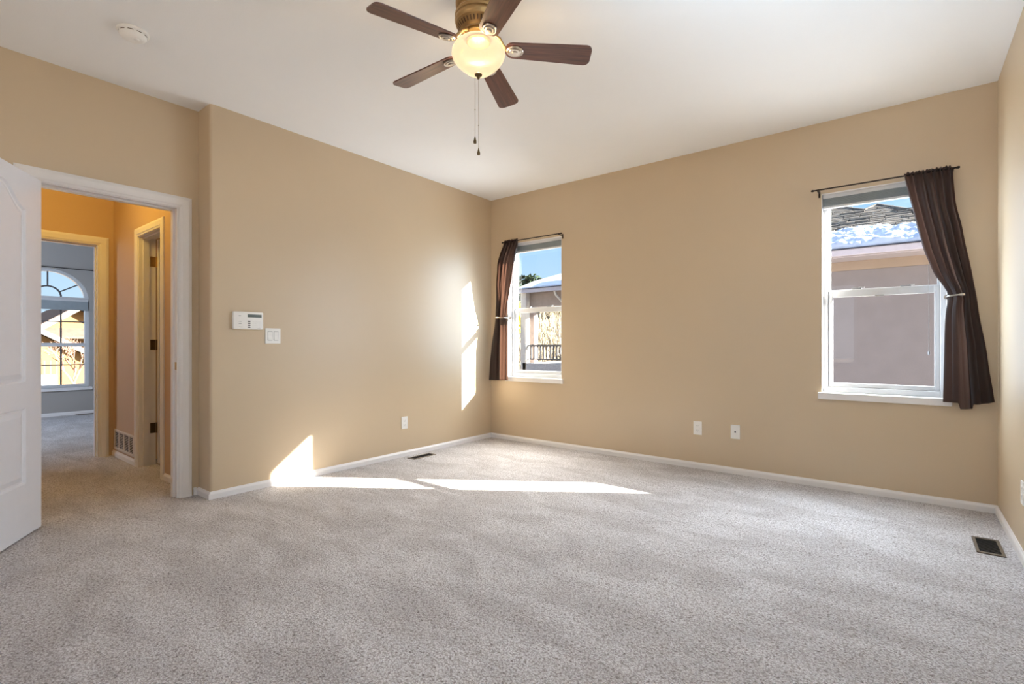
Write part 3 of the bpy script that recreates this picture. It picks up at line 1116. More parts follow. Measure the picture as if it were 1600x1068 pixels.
C1L = [(2.232, 0.252), (2.18, 0.246), (1.975, 0.150), (1.689, 0.112), (1.371, 0.092), (1.084, 0.050), (0.664, 0.018)]
C1R = [(2.232, 0.451), (2.18, 0.450), (2.044, 0.410), (1.86, 0.375), (1.697, 0.338), (1.45, 0.270), (1.384, 0.255), (1.30, 0.278), (1.18, 0.296), (0.95, 0.300), (0.664, 0.303)]
curtain('brown curtain panel glowing in the sun beside the corner', C1L, C1R, 5.0, 1.384, 1, lambda u: 0.664 + 0.012 * u, 3, amp=0.018, depth=0.35)
C2L = [(2.236, 3.776), (2.19, 3.782), (2.108, 3.798), (1.916, 3.835), (1.724, 3.874), (1.551, 3.925), (1.432, 3.988), (1.392, 4.008), (1.315, 3.990), (1.20, 3.984), (1.085, 3.982), (0.85, 3.978), (0.656, 3.974)]
C2R = [(2.236, 4.019), (2.19, 4.026), (1.996, 4.038), (1.812, 4.073), (1.516, 4.118), (1.324, 4.142), (1.005, 4.188), (0.656, 4.229)]


def hem2(u):
    if u < 0.28:
        return 0.697
    if u < 0.31:
        return 0.697 - (u - 0.28) / 0.03 * 0.040
    if u < 0.57:
        return 0.657
    if u < 0.60:
        return 0.657 + (u - 0.57) / 0.03 * 0.032
    return 0.689 + (u - 0.60) / 0.40 * 0.020


curtain('dark brown curtain panel hooked back beside the right corner', C2L, C2R, 5.0, 1.392, -1, hem2, 11, amp=0.017)


def curtain_rod(label, x0, x1, z, brackets):
    r = thing('curtain_rod', label, 'curtain rod', ((x0 + x1) / 2, -0.075, z), group='thin dark curtain rods')
    mb = MB().tube([(x0, -0.075, z), (x1, -0.075, z)], 0.0055, 12)
    local(r, mb.build('rod', M['rod'], smooth=True))
    for x, s in ((x0, -1), (x1, 1)):
        mb = MB().lathe([(0, 0.022), (0.006, 0.020), (0.009, 0.012), (0.007, 0.004), (0.0055, 0.0), (0.0055, -0.006)], 16, Matrix.Translation((x, -0.075, z)) @ Matrix.Rotation(s * PI / 2, 4, 'Y'))
        local(r, mb.build('finial', M['rod'], smooth=True))
    for x in brackets:
        mb = MB()
        mb.box(x - 0.005, x + 0.005, -0.080, 0.0, z - 0.012, z - 0.005)
        mb.box(x - 0.006, x + 0.006, -0.004, 0.0, z - 0.040, z + 0.008)
        mb.tube([(x, -0.084, z + 0.004), (x, -0.084, z - 0.006), (x, -0.075, z - 0.010), (x, -0.066, z - 0.006)], 0.003, 8)
        local(r, mb.build('bracket', M['rod']))
    return r


curtain_rod('thin dark rod over the corner window', 0.245, 1.000, 2.213, [0.30, 0.985])
curtain_rod('thin dark rod over the stucco-view window', 3.246, 4.036, 2.218, [3.270, 4.022])


def holdback(label, x, z, s, length):
    h = thing('curtain_holdback', label, 'curtain holdback', (x, 0, z), group='metal curtain holdbacks')
    mb = MB().lathe([(0, 0.0), (0.016, 0.0), (0.016, 0.004), (0.008, 0.008), (0, 0.008)], 20, Matrix.Translation((x, 0, z)) @ Matrix.Rotation(PI / 2, 4, 'X'))
    local(h, mb.build('wall_plate', M['nickel'], smooth=True))
    mb = MB().tube([(x, -0.006, z), (x, -0.085, z), (x + s * 0.004, -0.104, z), (x + s * 0.018, -0.112, z), (x + s * (length - 0.03), -0.112, z + 0.004)], [0.005, 0.005, 0.005, 0.005, 0.0055], 12)
    local(h, mb.build('arm', M['nickel'], smooth=True))
    mb = MB().lathe([(0, -0.012), (0.006, -0.010), (0.0095, 0.0), (0.0105, 0.010), (0.007, 0.018), (0, 0.020)], 16, Matrix.Translation((x + s * (length - 0.022), -0.112, z + 0.004)) @ Matrix.Rotation(s * PI / 2, 4, 'Y'))
    local(h, mb.build('knob', M['nickel'], smooth=True))
    return h


holdback('nickel holdback pinning the curtain by the right corner', 3.996, 1.388, 1, 0.085)
holdback('nickel holdback pinning the sunlit corner curtain', 0.285, 1.372, -1, 0.125)


# ------------------------------------------------------------------ wall plates and devices
def frame_for(wall):
    """4x4 matrix: local x along the wall to the viewer's right, local y out of the wall, local z up."""
    if wall == 'left':       # x = 0, faces +x; right is +y
        return lambda a, z: Matrix.Translation((0.0, a, z)) @ Matrix.Rotation(PI / 2, 4, 'Z') @ Matrix.Diagonal((1, -1, 1, 1))
    if wall == 'back':       # y = 0, faces -y
        return lambda a, z: Matrix.Translation((a, 0.0, z)) @ Matrix.Diagonal((1, -1, 1, 1))
    if wall == 'right':      # x = W, faces -x; right is -y
        return lambda a, z: Matrix.Translation((W_ROOM, a, z)) @ Matrix.Rotation(-PI / 2, 4, 'Z') @ Matrix.Diagonal((1, -1, 1, 1))


def plate_bm(Mx, w, h, t=0.006):
    mb = MB()
    mb.box(-w / 2, w / 2, 0.0, t, -h / 2, h / 2, 0.0025, 2, Mx)
    return mb


def outlet(label, wall, a, z, group):
    Mx = frame_for(wall)(a, z)
    o = thing('electrical_outlet', label, 'outlet', Mx.translation, group=group)
    local(o, plate_bm(Mx, 0.072, 0.116).build('cover_plate', M['plate']))
    for dz in (-0.020, 0.020):
        mb = MB().box(-0.0165, 0.0165, 0.0055, 0.0075, dz - 0.014, dz + 0.014, 0.001, 1, Mx)
        rc = local(o, mb.build('socket', M['plate']))
        for x0, x1, z0, z1 in ((-0.0075, -0.0055, -0.002, 0.007), (0.0055, 0.0075, -0.002, 0.007), (-0.0022, 0.0022, -0.010, -0.006)):
            sub(rc, MB().box(x0, x1, 0.0070, 0.0078, dz + z0, dz + z1, mat=Mx).build('slot', M['plate_grey']))
    return o


outlet('white outlet low on the left wall near the sun patch', 'left', -1.276, 0.322, 'white outlets')
outlet('white outlet on the back wall, left of the cable jack', 'back', 2.3655, 0.349, 'white outlets')
outlet('white outlet on the right wall, cut by the picture edge', 'right', -0.880, 0.336, 'white outlets')

Mx = frame_for('back')(2.673, 0.349)
o = thing('cable_jack', 'white cable jack with dark centre, right of the outlet', 'wall jack', Mx.translation)
local(o, plate_bm(Mx, 0.072, 0.116).build('cover_plate', M['plate']))
mb = MB().lathe([(0, 0.016), (0.003, 0.016), (0.0045, 0.016), (0.0045, 0.009), (0.0075, 0.009), (0.0075, 0.005)], 6, Mx @ Matrix.Rotation(-PI / 2, 4, 'X'))
local(o, mb.build('connector', M['black'], smooth=False))['label'] = 'dark coaxial connector'

Mx = frame_for('left')(-2.546, 1.138)
o = thing('light_switch', 'white double rocker switch below the alarm keypad', 'light switch', Mx.translation)
local(o, plate_bm(Mx, 0.117, 0.116, 0.007).build('cover_plate', M['plate']))
for dx in (-0.023, 0.023):
    mb = MB().box(-0.0180 + dx, 0.0180 + dx, 0.0060, 0.0074, -0.0345, 0.0345, mat=Mx)
    g = local(o, mb.build('rocker_frame', M['plate_grey']))
    mb = MB()
    mb.prism([Mx @ Vector((-0.0155 + dx, 0.0070, -0.032)), Mx @ Vector((-0.0155 + dx, 0.0125, -0.032)), Mx @ Vector((-0.0155 + dx, 0.0085, 0.0)), Mx @ Vector((-0.0155 + dx, 0.0095, 0.032)), Mx @ Vector((-0.0155 + dx, 0.0070, 0.032))], Mx.to_3x3() @ Vector((0.031, 0, 0)))
    rk = local(o, mb.build('rocker', M['plate']))

KW, KH = 0.212, 0.128
Mx = frame_for('left')(-2.735, 1.247)
o = thing('alarm_keypad', 'white alarm keypad with grey screen on the left wall', 'alarm keypad', Mx.translation)
mb = MB().box(-KW / 2, KW / 2, 0.0, 0.030, -KH / 2, KH / 2, 0.010, 3, Mx)
body = local(o, mb.build('body', M['plate'], smooth=True))
mb = MB().box(-0.008, 0.092, 0.0295, 0.0312, 0.024, 0.046, 0.0008, 1, Mx)
local(o, mb.build('screen', M['screen']))['label'] = 'grey display'
for k in range(4):
    z = -0.006 - 0.014 * k
    mb = MB().box(-0.008, 0.012, 0.0295, 0.0325, z - 0.0042, z + 0.0042, 0.0015, 1, Mx)
    local(o, mb.build('function_key', M['keyink']))
for r_ in range(4):
    for c_ in range(3):
        z = -0.006 - 0.014 * r_
        x = 0.028 + 0.022 * c_
        mb = MB().box(x, x + 0.016, 0.0295, 0.0318, z - 0.0045, z + 0.0045, 0.0012, 1, Mx)
        local(o, mb.build('number_key', M['plate']))
for x0, x1, z0, z1 in ((-0.070, -0.050, -0.010, -0.006), (-0.070, -0.050, -0.026, -0.022), (-0.070, -0.054, 0.031, 0.035), (-0.068, -0.044, -0.050, -0.046), (0.062, 0.084, -0.058, -0.0555)):
    sub(body, MB().box(x0, x1, 0.0295, 0.0305, z0, z1, mat=Mx).build('printed_mark', M['print']))

# smoke detector
o = thing('smoke_detector', 'round white smoke detector on the ceiling by the doorway', 'smoke detector', (0.548, -3.560, H_CEIL))
mb = MB().lathe([(0, 0), (0.066, 0), (0.070, -0.004), (0.071, -0.014), (0.066, -0.018), (0, -0.018)], 40)
mb.build('base', M['plate'], o, smooth=True)
mb = MB().lathe([(0.062, -0.018), (0.062, -0.026), (0.060, -0.030), (0.052, -0.040), (0.040, -0.046), (0.020, -0.048), (0, -0.048)], 40)
cv = mb.build('cover', M['plate'], o, smooth=True)
mb = MB()
for k in range(10):
    a0 = 2 * PI * k / 10
    for i in range(4):
        b0, b1 = a0 + 0.1 * i, a0 + 0.1 * (i + 1)
        mb.quad((0.0626 * math.cos(b0), 0.0626 * math.sin(b0), -0.0195), (0.0626 * math.cos(b1), 0.0626 * math.sin(b1), -0.0195), (0.0626 * math.cos(b1), 0.0626 * math.sin(b1), -0.0235), (0.0626 * math.cos(b0), 0.0626 * math.sin(b0), -0.0235))
mb.build('vent_slots', M['fandark'], cv)
mb = MB().lathe([(0.012, -0.044), (0.012, -0.050), (0.009, -0.052), (0, -0.052)], 20, Matrix.Translation((0.018, 0.012, 0)))
mb.build('test_button', M['plate'], o, smooth=True)


# ------------------------------------------------------------------ floor registers and grille
def register(label, cx, cy, w, l, slats=12):
    o = thing('floor_register', label, 'floor vent', (cx, cy, 0.0), group='brown floor registers')
    mb = MB()
    f = 0.014
    z = 0.006
    mb.box(-w / 2, -w / 2 + f, -l / 2, l / 2, 0.0005, z, 0.0015, 1)
    mb.box(w / 2 - f, w / 2, -l / 2, l / 2, 0.0005, z, 0.0015, 1)
    mb.box(-w / 2 + f, w / 2 - f, -l / 2, -l / 2 + f * 1.4, 0.0005, z, 0.0015, 1)
    mb.box(-w / 2 + f, w / 2 - f, l / 2 - f * 1.4, l / 2, 0.0005, z, 0.0015, 1)
    mb.build('frame', M['register'], o)
    mb = MB()
    y0, y1 = -l / 2 + f * 1.4, l / 2 - f * 1.4
    for k in range(slats):
        y = y0 + (y1 - y0) * (k + 0.5) / slats
        mb.box(-w / 2 + f, w / 2 - f, y - 0.0022, y + 0.0022, 0.001, 0.0042)
    mb.build('louver', M['register_dark'], o)
    mb = MB().box(-w / 2 + f, w / 2 - f, y0, y1, 0.0004, 0.0012)
    mb.build('duct_opening', M['black'], o)
    return o


register('brown floor register by the right baseboard', 4.124, -0.752, 0.112, 0.272)
register('dark floor register against the left baseboard', 0.140, -1.178, 0.102, 0.276)
register('small dark register on the far bedroom floor', X_B2 + 0.075, -2.42, 0.10, 0.27)

o = thing('return_air_grille', 'white return air grille low on the hall wall', 'air vent', (-1.908, Y_HALL, 0.16))
gx0, gx1, gz0, gz1 = -2.215, -1.600, 0.072, 0.262
mb = MB()
fr = 0.020
mb.box(gx0, gx1, Y_HALL - 0.008, Y_HALL, gz0, gz0 + fr, 0.002, 1)
mb.box(gx0, gx1, Y_HALL - 0.008, Y_HALL, gz1 - fr, gz1, 0.002, 1)
mb.box(gx0, gx0 + 0.03, Y_HALL - 0.008, Y_HALL, gz0 + fr, gz1 - fr, 0.002, 1)
mb.box(gx1 - 0.03, gx1, Y_HALL - 0.008, Y_HALL, gz0 + fr, gz1 - fr, 0.002, 1)
for q in (0.25, 0.5, 0.75):
    gm_ = gx0 + (gx1 - gx0) * q
    mb.box(gm_ - 0.009, gm_ + 0.009, Y_HALL - 0.006, Y_HALL, gz0 + fr, gz1 - fr)
gf = local(o, mb.build('frame', M['vent_white']))
mb = MB()
for k in range(10):
    z = gz0 + fr + (gz1 - gz0 - 2 * fr) * (k + 0.5) / 10
    mb.box(gx0 + 0.03, gx1 - 0.03, Y_HALL - 0.003, Y_HALL - 0.001, z - 0.0022, z + 0.0022)
local(o, mb.build('louver', M['vent_white']))
mb = MB().box(gx0 + 0.02, gx1 - 0.02, Y_HALL - 0.0014, Y_HALL - 0.0004, gz0 + 0.015, gz1 - 0.015)
local(o, mb.build('duct_opening', M['duct']))

# ------------------------------------------------------------------ ceiling fan
FX, FY = 2.204, -2.650
fan = thing('ceiling_fan', 'five-blade walnut ceiling fan with lit glass bowl', 'ceiling fan', (FX, FY, H_CEIL))
Z = lambda z: z - H_CEIL
mb = MB().lathe([(r_, Z(z)) for r_, z in [(0, 2.743), (0.100, 2.743), (0.106, 2.736), (0.106, 2.715), (0.099, 2.706), (0.097, 2.694), (0.103, 2.688), (0.107, 2.676), (0.107, 2.660), (0.102, 2.650), (0.094, 2.645), (0.094, 2.630), (0.104, 2.626), (0.110, 2.618), (0.110, 2.606), (0.106, 2.602), (0.109, 2.598), (0.111, 2.588), (0.108, 2.580), (0.106, 2.577), (0.106, 2.570), (0.100, 2.566), (0.084, 2.545), (0.074, 2.538), (0.074, 2.530), (0, 2.530)]], 56)
mt = mb.build('motor_housing', M['fanmetal'], fan, smooth=True)
mb = MB()
for k in range(36):
    a = 2 * PI * k / 36
    Rm = Matrix.Rotation(a, 4, 'Z')
    P = [Vector((0.0985, -0.0032, Z(2.5632))), Vector((0.0985, 0.0032, Z(2.5632))), Vector((0.0862, 0.0028, Z(2.5470))), Vector((0.0862, -0.0028, Z(2.5470)))]
    off = Vector((0.0006, 0, -0.0006))
    mb.prism([Rm @ (p + off) for p in P], Rm.to_3x3() @ Vector((0.0005, 0, -0.0005)))
mb.build('vent_slots', M['fandark'], mt)
mb = MB().lathe([(r_, Z(z)) for r_, z in [(0, 2.532), (0.066, 2.532), (0.070, 2.526), (0.070, 2.518), (0.058, 2.514), (0.050, 2.506), (0.056, 2.502), (0.058, 2.494), (0.050, 2.488), (0, 2.488)]], 48)
mb.build('light_fitter', M['brass'], fan, smooth=True)
BOWL = [(0.060, 2.500), (0.072, 2.498), (0.094, 2.488), (0.113, 2.472), (0.1235, 2.452), (0.1260, 2.434), (0.1190, 2.414), (0.106, 2.396), (0.089, 2.379), (0.074, 2.366), (0.061, 2.355), (0.049, 2.348), (0.034, 2.344), (0.010, 2.342)]
inner = [(max(r_ - 0.004, 0.008), z + 0.003) for r_, z in reversed(BOWL)]
mb = MB().lathe([(r_, Z(z)) for r_, z in BOWL + inner[:-1] + [(0.056, 2.500), (0.060, 2.500)]], 56)
mb.build('glass_bowl', M['bowl'], fan, smooth=True)
mb = MB().lathe([(r_, Z(z)) for r_, z in [(0, 2.347), (0.012, 2.346), (0.018, 2.341), (0.017, 2.336), (0.008, 2.331), (0.007, 2.324), (0.004, 2.319), (0, 2.318)]], 24)
mb.build('finial', M['bronze'], fan, smooth=True)
lat = Vector((math.cos(0.6689), math.sin(0.6689), 0))
for dl, zb in ((-0.016, 2.016), (0.001, 1.962)):
    p = lat * dl
    mb = MB().tube([(p.x, p.y, Z(2.336)), (p.x, p.y, Z(zb + 0.035))], 0.0012, 6)
    zc = zb + 0.16 if dl < 0 else zb + 0.14
    mb.ball((p.x, p.y, Z(zc)), 0.004, 1)
    ch = mb.build('pull_chain', M['nickel'], fan)
    mb = MB().lathe([(0, 0.036), (0.002, 0.034), (0.004, 0.024), (0.0075, 0.010), (0.007, 0.002), (0.003, 0.0), (0, 0.0)], 14, Matrix.Translation((p.x, p.y, Z(zb))))
    mb.build('chain_fob', M['bronze'], ch, smooth=True)


def blade_outline(r0, r1, w0, w1, n=8):
    pts = []
    c = 0.030
    # root: tapered round end; tip: rounded corners
    for i in range(n + 1):
        a = PI / 2 + PI * i / n
        pts.append((r0 + 0.035 + 0.035 * math.cos(a), w0 / 2 * math.sin(a)))
    for s in (-1, 1):
        for i in range(n + 1):
            a = (-PI / 2 + PI / 2 * i / n) if s < 0 else (PI / 2 * i / n)
            pts.append((r1 - c + c * math.cos(a), s * (w1 / 2 - c) + c * math.sin(a)))
    return pts


R_T = 0.532
A0 = 3.2197 + 0.0
PITCH = math.radians(-12)
for k in range(5):
    a = A0 - k * 2 * PI / 5
    Rz = Matrix.Rotation(a, 4, 'Z')
    tilt = Matrix.Translation((0.14, 0, Z(2.456))) @ Matrix.Rotation(math.radians(2.6), 4, 'Y') @ Matrix.Rotation(PITCH, 4, 'X') @ Matrix.Translation((-0.14, 0, 0))
    outl = blade_outline(0.125, R_T, 0.092, 0.118)
    mb = MB().prism([(x, y, 0.0) for x, y in outl], (0, 0, 0.006))
    bl = mb.build('blade', M['wood'], fan)
    bl.matrix_basis = Rz @ tilt
    # iron: swooping arm from the hub to a scalloped medallion under the blade
    mb = MB()
    mb.tube([(0.052, 0.0, Z(2.522)), (0.078, 0.012, Z(2.520)), (0.100, 0.012, Z(2.505)), (0.118, 0.004, Z(2.478)), (0.140, 0.0, Z(2.456)), (0.165, 0.0, Z(2.455))], [0.010, 0.009, 0.008, 0.008, 0.009, 0.010], 10)
    mb.tube([(0.052, -0.004, Z(2.522)), (0.078, -0.014, Z(2.520)), (0.100, -0.012, Z(2.505)), (0.118, -0.004, Z(2.478)), (0.140, 0.0, Z(2.456))], [0.008, 0.007, 0.007, 0.007, 0.008], 10)
    ir = mb.build('blade_iron', M['fanmetal'], bl, smooth=True)
    ir.matrix_parent_inverse = (Rz @ tilt).inverted()
    ir.matrix_basis = Rz
    mb = MB().lathe([(0, 0.0), (0.034, 0.0), (0.036, -0.003), (0.033, -0.007), (0.027, -0.006), (0.023, -0.010), (0.014, -0.010), (0.010, -0.014), (0, -0.015)], 32, Matrix.Translation((0.172, 0, 0)) @ Matrix.Diagonal((1.12, 0.92, 1, 1)))
    md = mb.build('medallion', M['nickel'], bl, smooth=True)

bl_ = light('fan_lamp', 'POINT', (FX, FY, 2.43), 24.0, (1.0, 0.84, 0.62), radius=0.03)

# ------------------------------------------------------------------ outside: neighbour beyond the right-hand window
g = MB().box(-60, 60, -60, 60, -0.62, -0.42)
struct(g.build('ground', M['soil']), 'bare winter ground outside the house', 'ground')

nh = thing('neighbour_house', 'taupe stucco neighbour house with snowy grey shingle roof', 'house', (2.4, 3.4, -0.42))
mb = MB().box(-0.2, 4.75, 3.4, 8.5, -0.5, 2.12)
local(nh, mb.build('wall', M['stucco']))
mb = MB().box(-0.2, 4.77, 3.375, 3.4, 2.035, 2.17)
local(nh, mb.build('frieze_band', M['stuccoband']))['label'] = 'lighter tan band under the eave'
mb = MB().box(-0.4, 4.95, 3.0, 3.4, 2.15, 2.17)
local(nh, mb.build('soffit', M['gutter']))
mb = MB().box(-0.4, 4.95, 2.90, 3.0, 2.155, 2.236, 0.012, 2)
gt = local(nh, mb.build('gutter', M['gutter']))
mb = MB().box(-0.4, 4.95, 2.885, 3.0, 2.236, 2.249)
de = local(nh, mb.build('drip_edge', M['gutterdark']))
SL = 0.40
rz = lambda y: 2.244 + SL * (y - 3.0)
front = [(-0.4, 2.96), (4.9, 2.96), (3.41, 5.87), (3.25, 5.53), (2.65, 6.5), (1.75, 8.0), (-0.4, 8.0)]
mb = MB().prism([(x, y, rz(y)) for x, y in front], (0, 0, -0.06))
mb.prism([(4.9, 2.96, rz(2.96)), (5.2, 8.0, 2.3), (3.41, 5.87, rz(5.87))], (0, 0, -0.06))
mb.prism([(3.41, 5.87, rz(5.87)), (5.2, 8.0, 2.3), (3.4, 9.0, 2.6), (2.65, 6.5, rz(6.5) - 0.05), (3.25, 5.53, rz(5.53))], (0, 0, -0.06))
rf = local(nh, mb.build('roof', M['roofbase']))
rf['label'] = 'grey shingle roof'


def inside(poly, x, y):
    c = False
    for (x0, y0), (x1, y1) in zip(poly, poly[1:] + poly[:1]):
        if (y0 > y) != (y1 > y) and x < x0 + (y - y0) * (x1 - x0) / (y1 - y0):
            c = not c
    return c


# overlapping shingle courses of uneven thickness
mb = MB()
rs = random.Random(17)
j = 0
while 3.02 + 0.135 * j < 7.8:
    y0 = 3.02 + 0.135 * j
    x = -0.4 + rs.uniform(0, 0.2)
    while x < 4.9:
        w_ = rs.uniform(0.14, 0.34)
        if inside(front, x + w_ / 2, y0 + 0.07) and y0 + 0.165 < 8.0:
            t_ = rs.choice((0.016, 0.020, 0.026, 0.036))
            ya, yb = y0 + rs.uniform(-0.012, 0.012), y0 + 0.165
            mb.prism([(x, ya, rz(ya) + 0.002), (x, ya, rz(ya) + t_), (x, yb, rz(yb) + 0.008), (x, yb, rz(yb) + 0.002)], (w_ - 0.012, 0, 0))
        x += w_
    j += 1
sub(rf, mb.build('shingles', M['shingle']))
# ridge caps
mb = MB()
for p, q in (((4.86, 3.0), (3.41, 5.87)), ((3.41, 5.87), (3.25, 5.53)), ((3.25, 5.53), (2.65, 6.5)), ((2.65, 6.5), (1.75, 8.0))):
    mb.tube([(p[0], p[1], rz(p[1]) - 0.005), (q[0], q[1], rz(q[1]) - 0.005)], 0.035, 6)
sub(rf, mb.build('ridge_cap', M['shingle']))


def snow_sheet(name, label, x0, x1, y0, y1, zf, seed, thick=0.07, edge=0.35, nx=300, ny=64):
    rg = random.Random(seed)
    ph = [rg.uniform(0, 6.28) for _ in range(8)]

    def wav(x, y):
        return (math.sin(3.1 * x + ph[0]) + 0.7 * math.sin(6.7 * x + ph[1]) + 0.5 * math.sin(13.3 * x + 4 * y + ph[2]) + 0.3 * math.sin(27 * x + ph[3])) / 2.5
    bm = bmesh.new()
    rows = []
    for j in range(ny + 1):
        v = j / ny
        row = []
        for i in range(nx + 1):
            x = x0 + (x1 - x0) * i / nx
            top = y1 + edge * wav(x, 0.0)
            y = y0 + (top - y0) * v
            p_ = Vector((x * 2.2, y * 3.0, seed))
            nz_ = noise.noise(p_) * 0.9 + noise.noise(p_ * 3.1) * 0.6 + noise.noise(p_ * 7.3) * 0.45 + noise.noise(p_ * 16.0) * 0.3
            h = thick * (1 - v ** 5) * (0.75 + 0.8 * nz_) + 0.034
            if v > 0.55:
                h -= 0.05 * max(0.0, noise.noise(p_ * 5.0) + (v - 0.75))
            if v == 0:
                h *= 0.6
            row.append(bm.verts.new((x, y, zf(y) + max(h, 0.003))))
        rows.append(row)
    for a, b in zip(rows, rows[1:]):
        for i in range(nx):
            bm.faces.new((a[i], a[i + 1], b[i + 1], b[i]))
    # sides and underside close it into a solid
    loop = rows[0] + [r_[-1] for r_ in rows[1:]] + list(reversed(rows[-1][:-1])) + [r_[0] for r_ in reversed(rows[1:-1])]
    low = [bm.verts.new((v.co.x, v.co.y, zf(v.co.y) + 0.001)) for v in loop]
    for i in range(len(loop)):
        bm.faces.new((loop[i], loop[(i + 1) % len(loop)], low[(i + 1) % len(low)], low[i]))
    bm.faces.new(low)
    mb = MB()
    mb.bm.free()
    mb.bm = bm
    o = mb.build(name, M['snow'], smooth=False)
    for p in o.data.polygons:
        p.use_smooth = True
    return tag(o, label, 'snow', kind='stuff')


snow_sheet('snow', 'melting snow along the eave of the shingle roof', -0.38, 4.55, 2.93, 3.98, rz, 5, 0.085, 0.22)

# ------------------------------------------------------------------ outside: porch and hillside beyond the corner window
pr = thing('porch', 'grey covered porch with posts beyond the corner window', 'porch', (-2.6, 5.9, -0.42))
pz = lambda y: 2.44 + 0.33 * (y - 5.5)
pf = [(-3.82, 5.45), (-1.2, 5.45), (-1.2, 8.2), (-2.9, 8.2), (-3.51, 6.98), (-3.87, 6.2)]
mb = MB().prism([(x, y, pz(y)) for x, y in pf], (0, 0, -0.05))
local(pr, mb.build('roof', M['shingle']))
mb = MB().box(-3.84, -1.2, 5.42, 5.47, 2.345, 2.435, 0.004, 1)
local(pr, mb.build('fascia', M['gutter']))
mb = MB().box(-3.84, -1.2, 5.40, 5.47, 2.435, 2.452)
local(pr, mb.build('drip_edge', M['gutterdark']))
mb = MB().box(-3.74, -1.2, 5.75, 5.93, 2.02, 2.42)
local(pr, mb.build('beam', M['porch']))
mb = MB().box(-3.76, -3.60, 5.50, 5.66, -0.42, 2.38)
local(pr, mb.build('post', M['porchlight']))['label'] = 'pale post'
mb = MB().box(-3.70, -3.54, 5.76, 5.92, -0.42, 2.05)
local(pr, mb.build('post', M['porch']))
mb = MB().box(-3.7, -1.2, 5.55, 8.0, 0.42, 0.62)
mb.box(-3.7, -1.2, 5.50, 5.58, -0.42, 0.62)
local(pr, mb.build('deck', M['deck']))['label'] = 'grey porch deck'
mb = MB().tube([(-2.75, 5.50, 2.36), (-2.74, 5.54, 2.26), (-2.66, 5.66, 2.12), (-2.62, 5.72, 2.02), (-2.62, 5.74, 0.62)], 0.03, 8)
local(pr, mb.build('downspout', M['porchlight']))
tag(MB().prism([(x + (0.0 if i else 0.0), y, pz(y) + 0.004) for i, (x, y) in enumerate(pf)], (0, 0, 0.06)).build('snow', M['snow']), 'thin snow covering the porch roof', 'snow', kind='stuff')

mb = MB().box(-3.60, -1.2, 5.58, 5.64, 1.03, 1.075)
mb.box(-3.60, -1.2, 5.59, 5.63, 0.70, 0.735)
rl = local(pr, mb.build('railing', M['darkfence']))
rl['label'] = 'dark porch railing'
for k in range(24):
    x = -3.52 + 0.095 * k
    sub(rl, MB().box(x - 0.016, x + 0.016, 5.60, 5.625, 0.735, 1.03).build('baluster', M['darkfence']))

# hillside with dry brush
mb = MB()
nx, ny = 30, 12
grid = []
for j in range(ny + 1):
    row = []
    for i in range(nx + 1):
        x = -24 + 24 * i / nx
        y = 11 + 11 * j / ny
        z = -0.45 + 3.6 * (j / ny) ** 0.85 + 0.25 * math.sin(1.7 * x + 0.9 * y) + rnd.uniform(-0.12, 0.12)
        if j == 0:
            z = -0.45
        row.append(mb.bm.verts.new((x, y, z)))
    grid.append(row)
for a, b in zip(grid, grid[1:]):
    for i in range(nx):
        mb.bm.faces.new((a[i], a[i + 1], b[i + 1], b[i]))
struct(mb.build('hill', M['hill']), 'dry brushy hillside behind the porch', 'hillside')


def scrub(name, label, cat, mat, c, r, n, leaf, seed, sc=(1, 1, 1), kind=None, group=None, trunk=None):
    rg = random.Random(seed)
    mb = MB()
    for _ in range(n):
        while True:
            p = Vector((rg.uniform(-1, 1), rg.uniform(-1, 1), rg.uniform(-1, 1)))
            if p.length < 1:
                break
        p = Vector((p.x * r * sc[0], p.y * r * sc[1], p.z * r * sc[2])) + Vector(c)
        d = Vector((rg.gauss(0, 1), rg.gauss(0, 1), rg.gauss(0, 1))).normalized()
        e_ = d.orthogonal().normalized()
        f_ = d.cross(e_)
        s_ = leaf * rg.uniform(0.6, 1.4)
        mb.quad(p - e_ * s_ - f_ * s_ * 0.5, p + e_ * s_ - f_ * s_ * 0.5, p + e_ * s_ * 0.6 + f_ * s_ * 0.6, p - e_ * s_ * 0.6 + f_ * s_ * 0.6)
    if trunk:
        root = thing(name, label, cat, (c[0], c[1], trunk[1]), group=group)
        local(root, mb.build('foliage', mat))
        t_ = MB().tube([(c[0], c[1], trunk[1]), (c[0], c[1], c[2] + 0.3 * r * sc[2])], [trunk[0], trunk[0] * 0.5], 8)
        local(root, t_.build('trunk', M['bark']))
        return root
    return tag(mb.build(name, mat), label, cat, group, kind)


mb = MB()
rb = random.Random(21)
for _ in range(5200):
    x, y = rb.uniform(-16, -3), rb.uniform(11.2, 21.8)
    z = -0.5 + 3.6 * ((y - 11) / 11) ** 0.85
    h = rb.uniform(0.3, 0.9)
    dx, dy = rb.uniform(-0.3, 0.3), rb.uniform(-0.2, 0.2)
    w = rb.uniform(0.012, 0.04)
    mb.prism([(x - w, y, z), (x + w, y, z), (x + dx, y + dy, z + h)], (0, 0.01, 0))
tag(mb.build('undergrowth', M['brush']), 'tangle of dry pale brush on the hillside', 'brush', kind='stuff')
k = 0
for (x, y, z, r_, hgt) in ((-14.6, 21, 3.0, 1.0, 2.6), (-16.3, 22, 3.1, 1.1, 2.5), (-12.6, 21.4, 3.2, 1.0, 2.2)):
    lab = ('dark evergreen tree above the porch roof, tallest of the row', 'dark evergreen at the outer end of the row above porch', 'dark evergreen tree low behind the porch roof')[k]
    scrub('evergreen_tree', lab, 'tree', M['needles'], (x, y, z + 0.55 * hgt), r_ * 0.75, 900, 0.11, 30 + k, (1, 1, hgt / 1.7), trunk=(0.12, z - 1.4), group='evergreens above the porch')
    k += 1
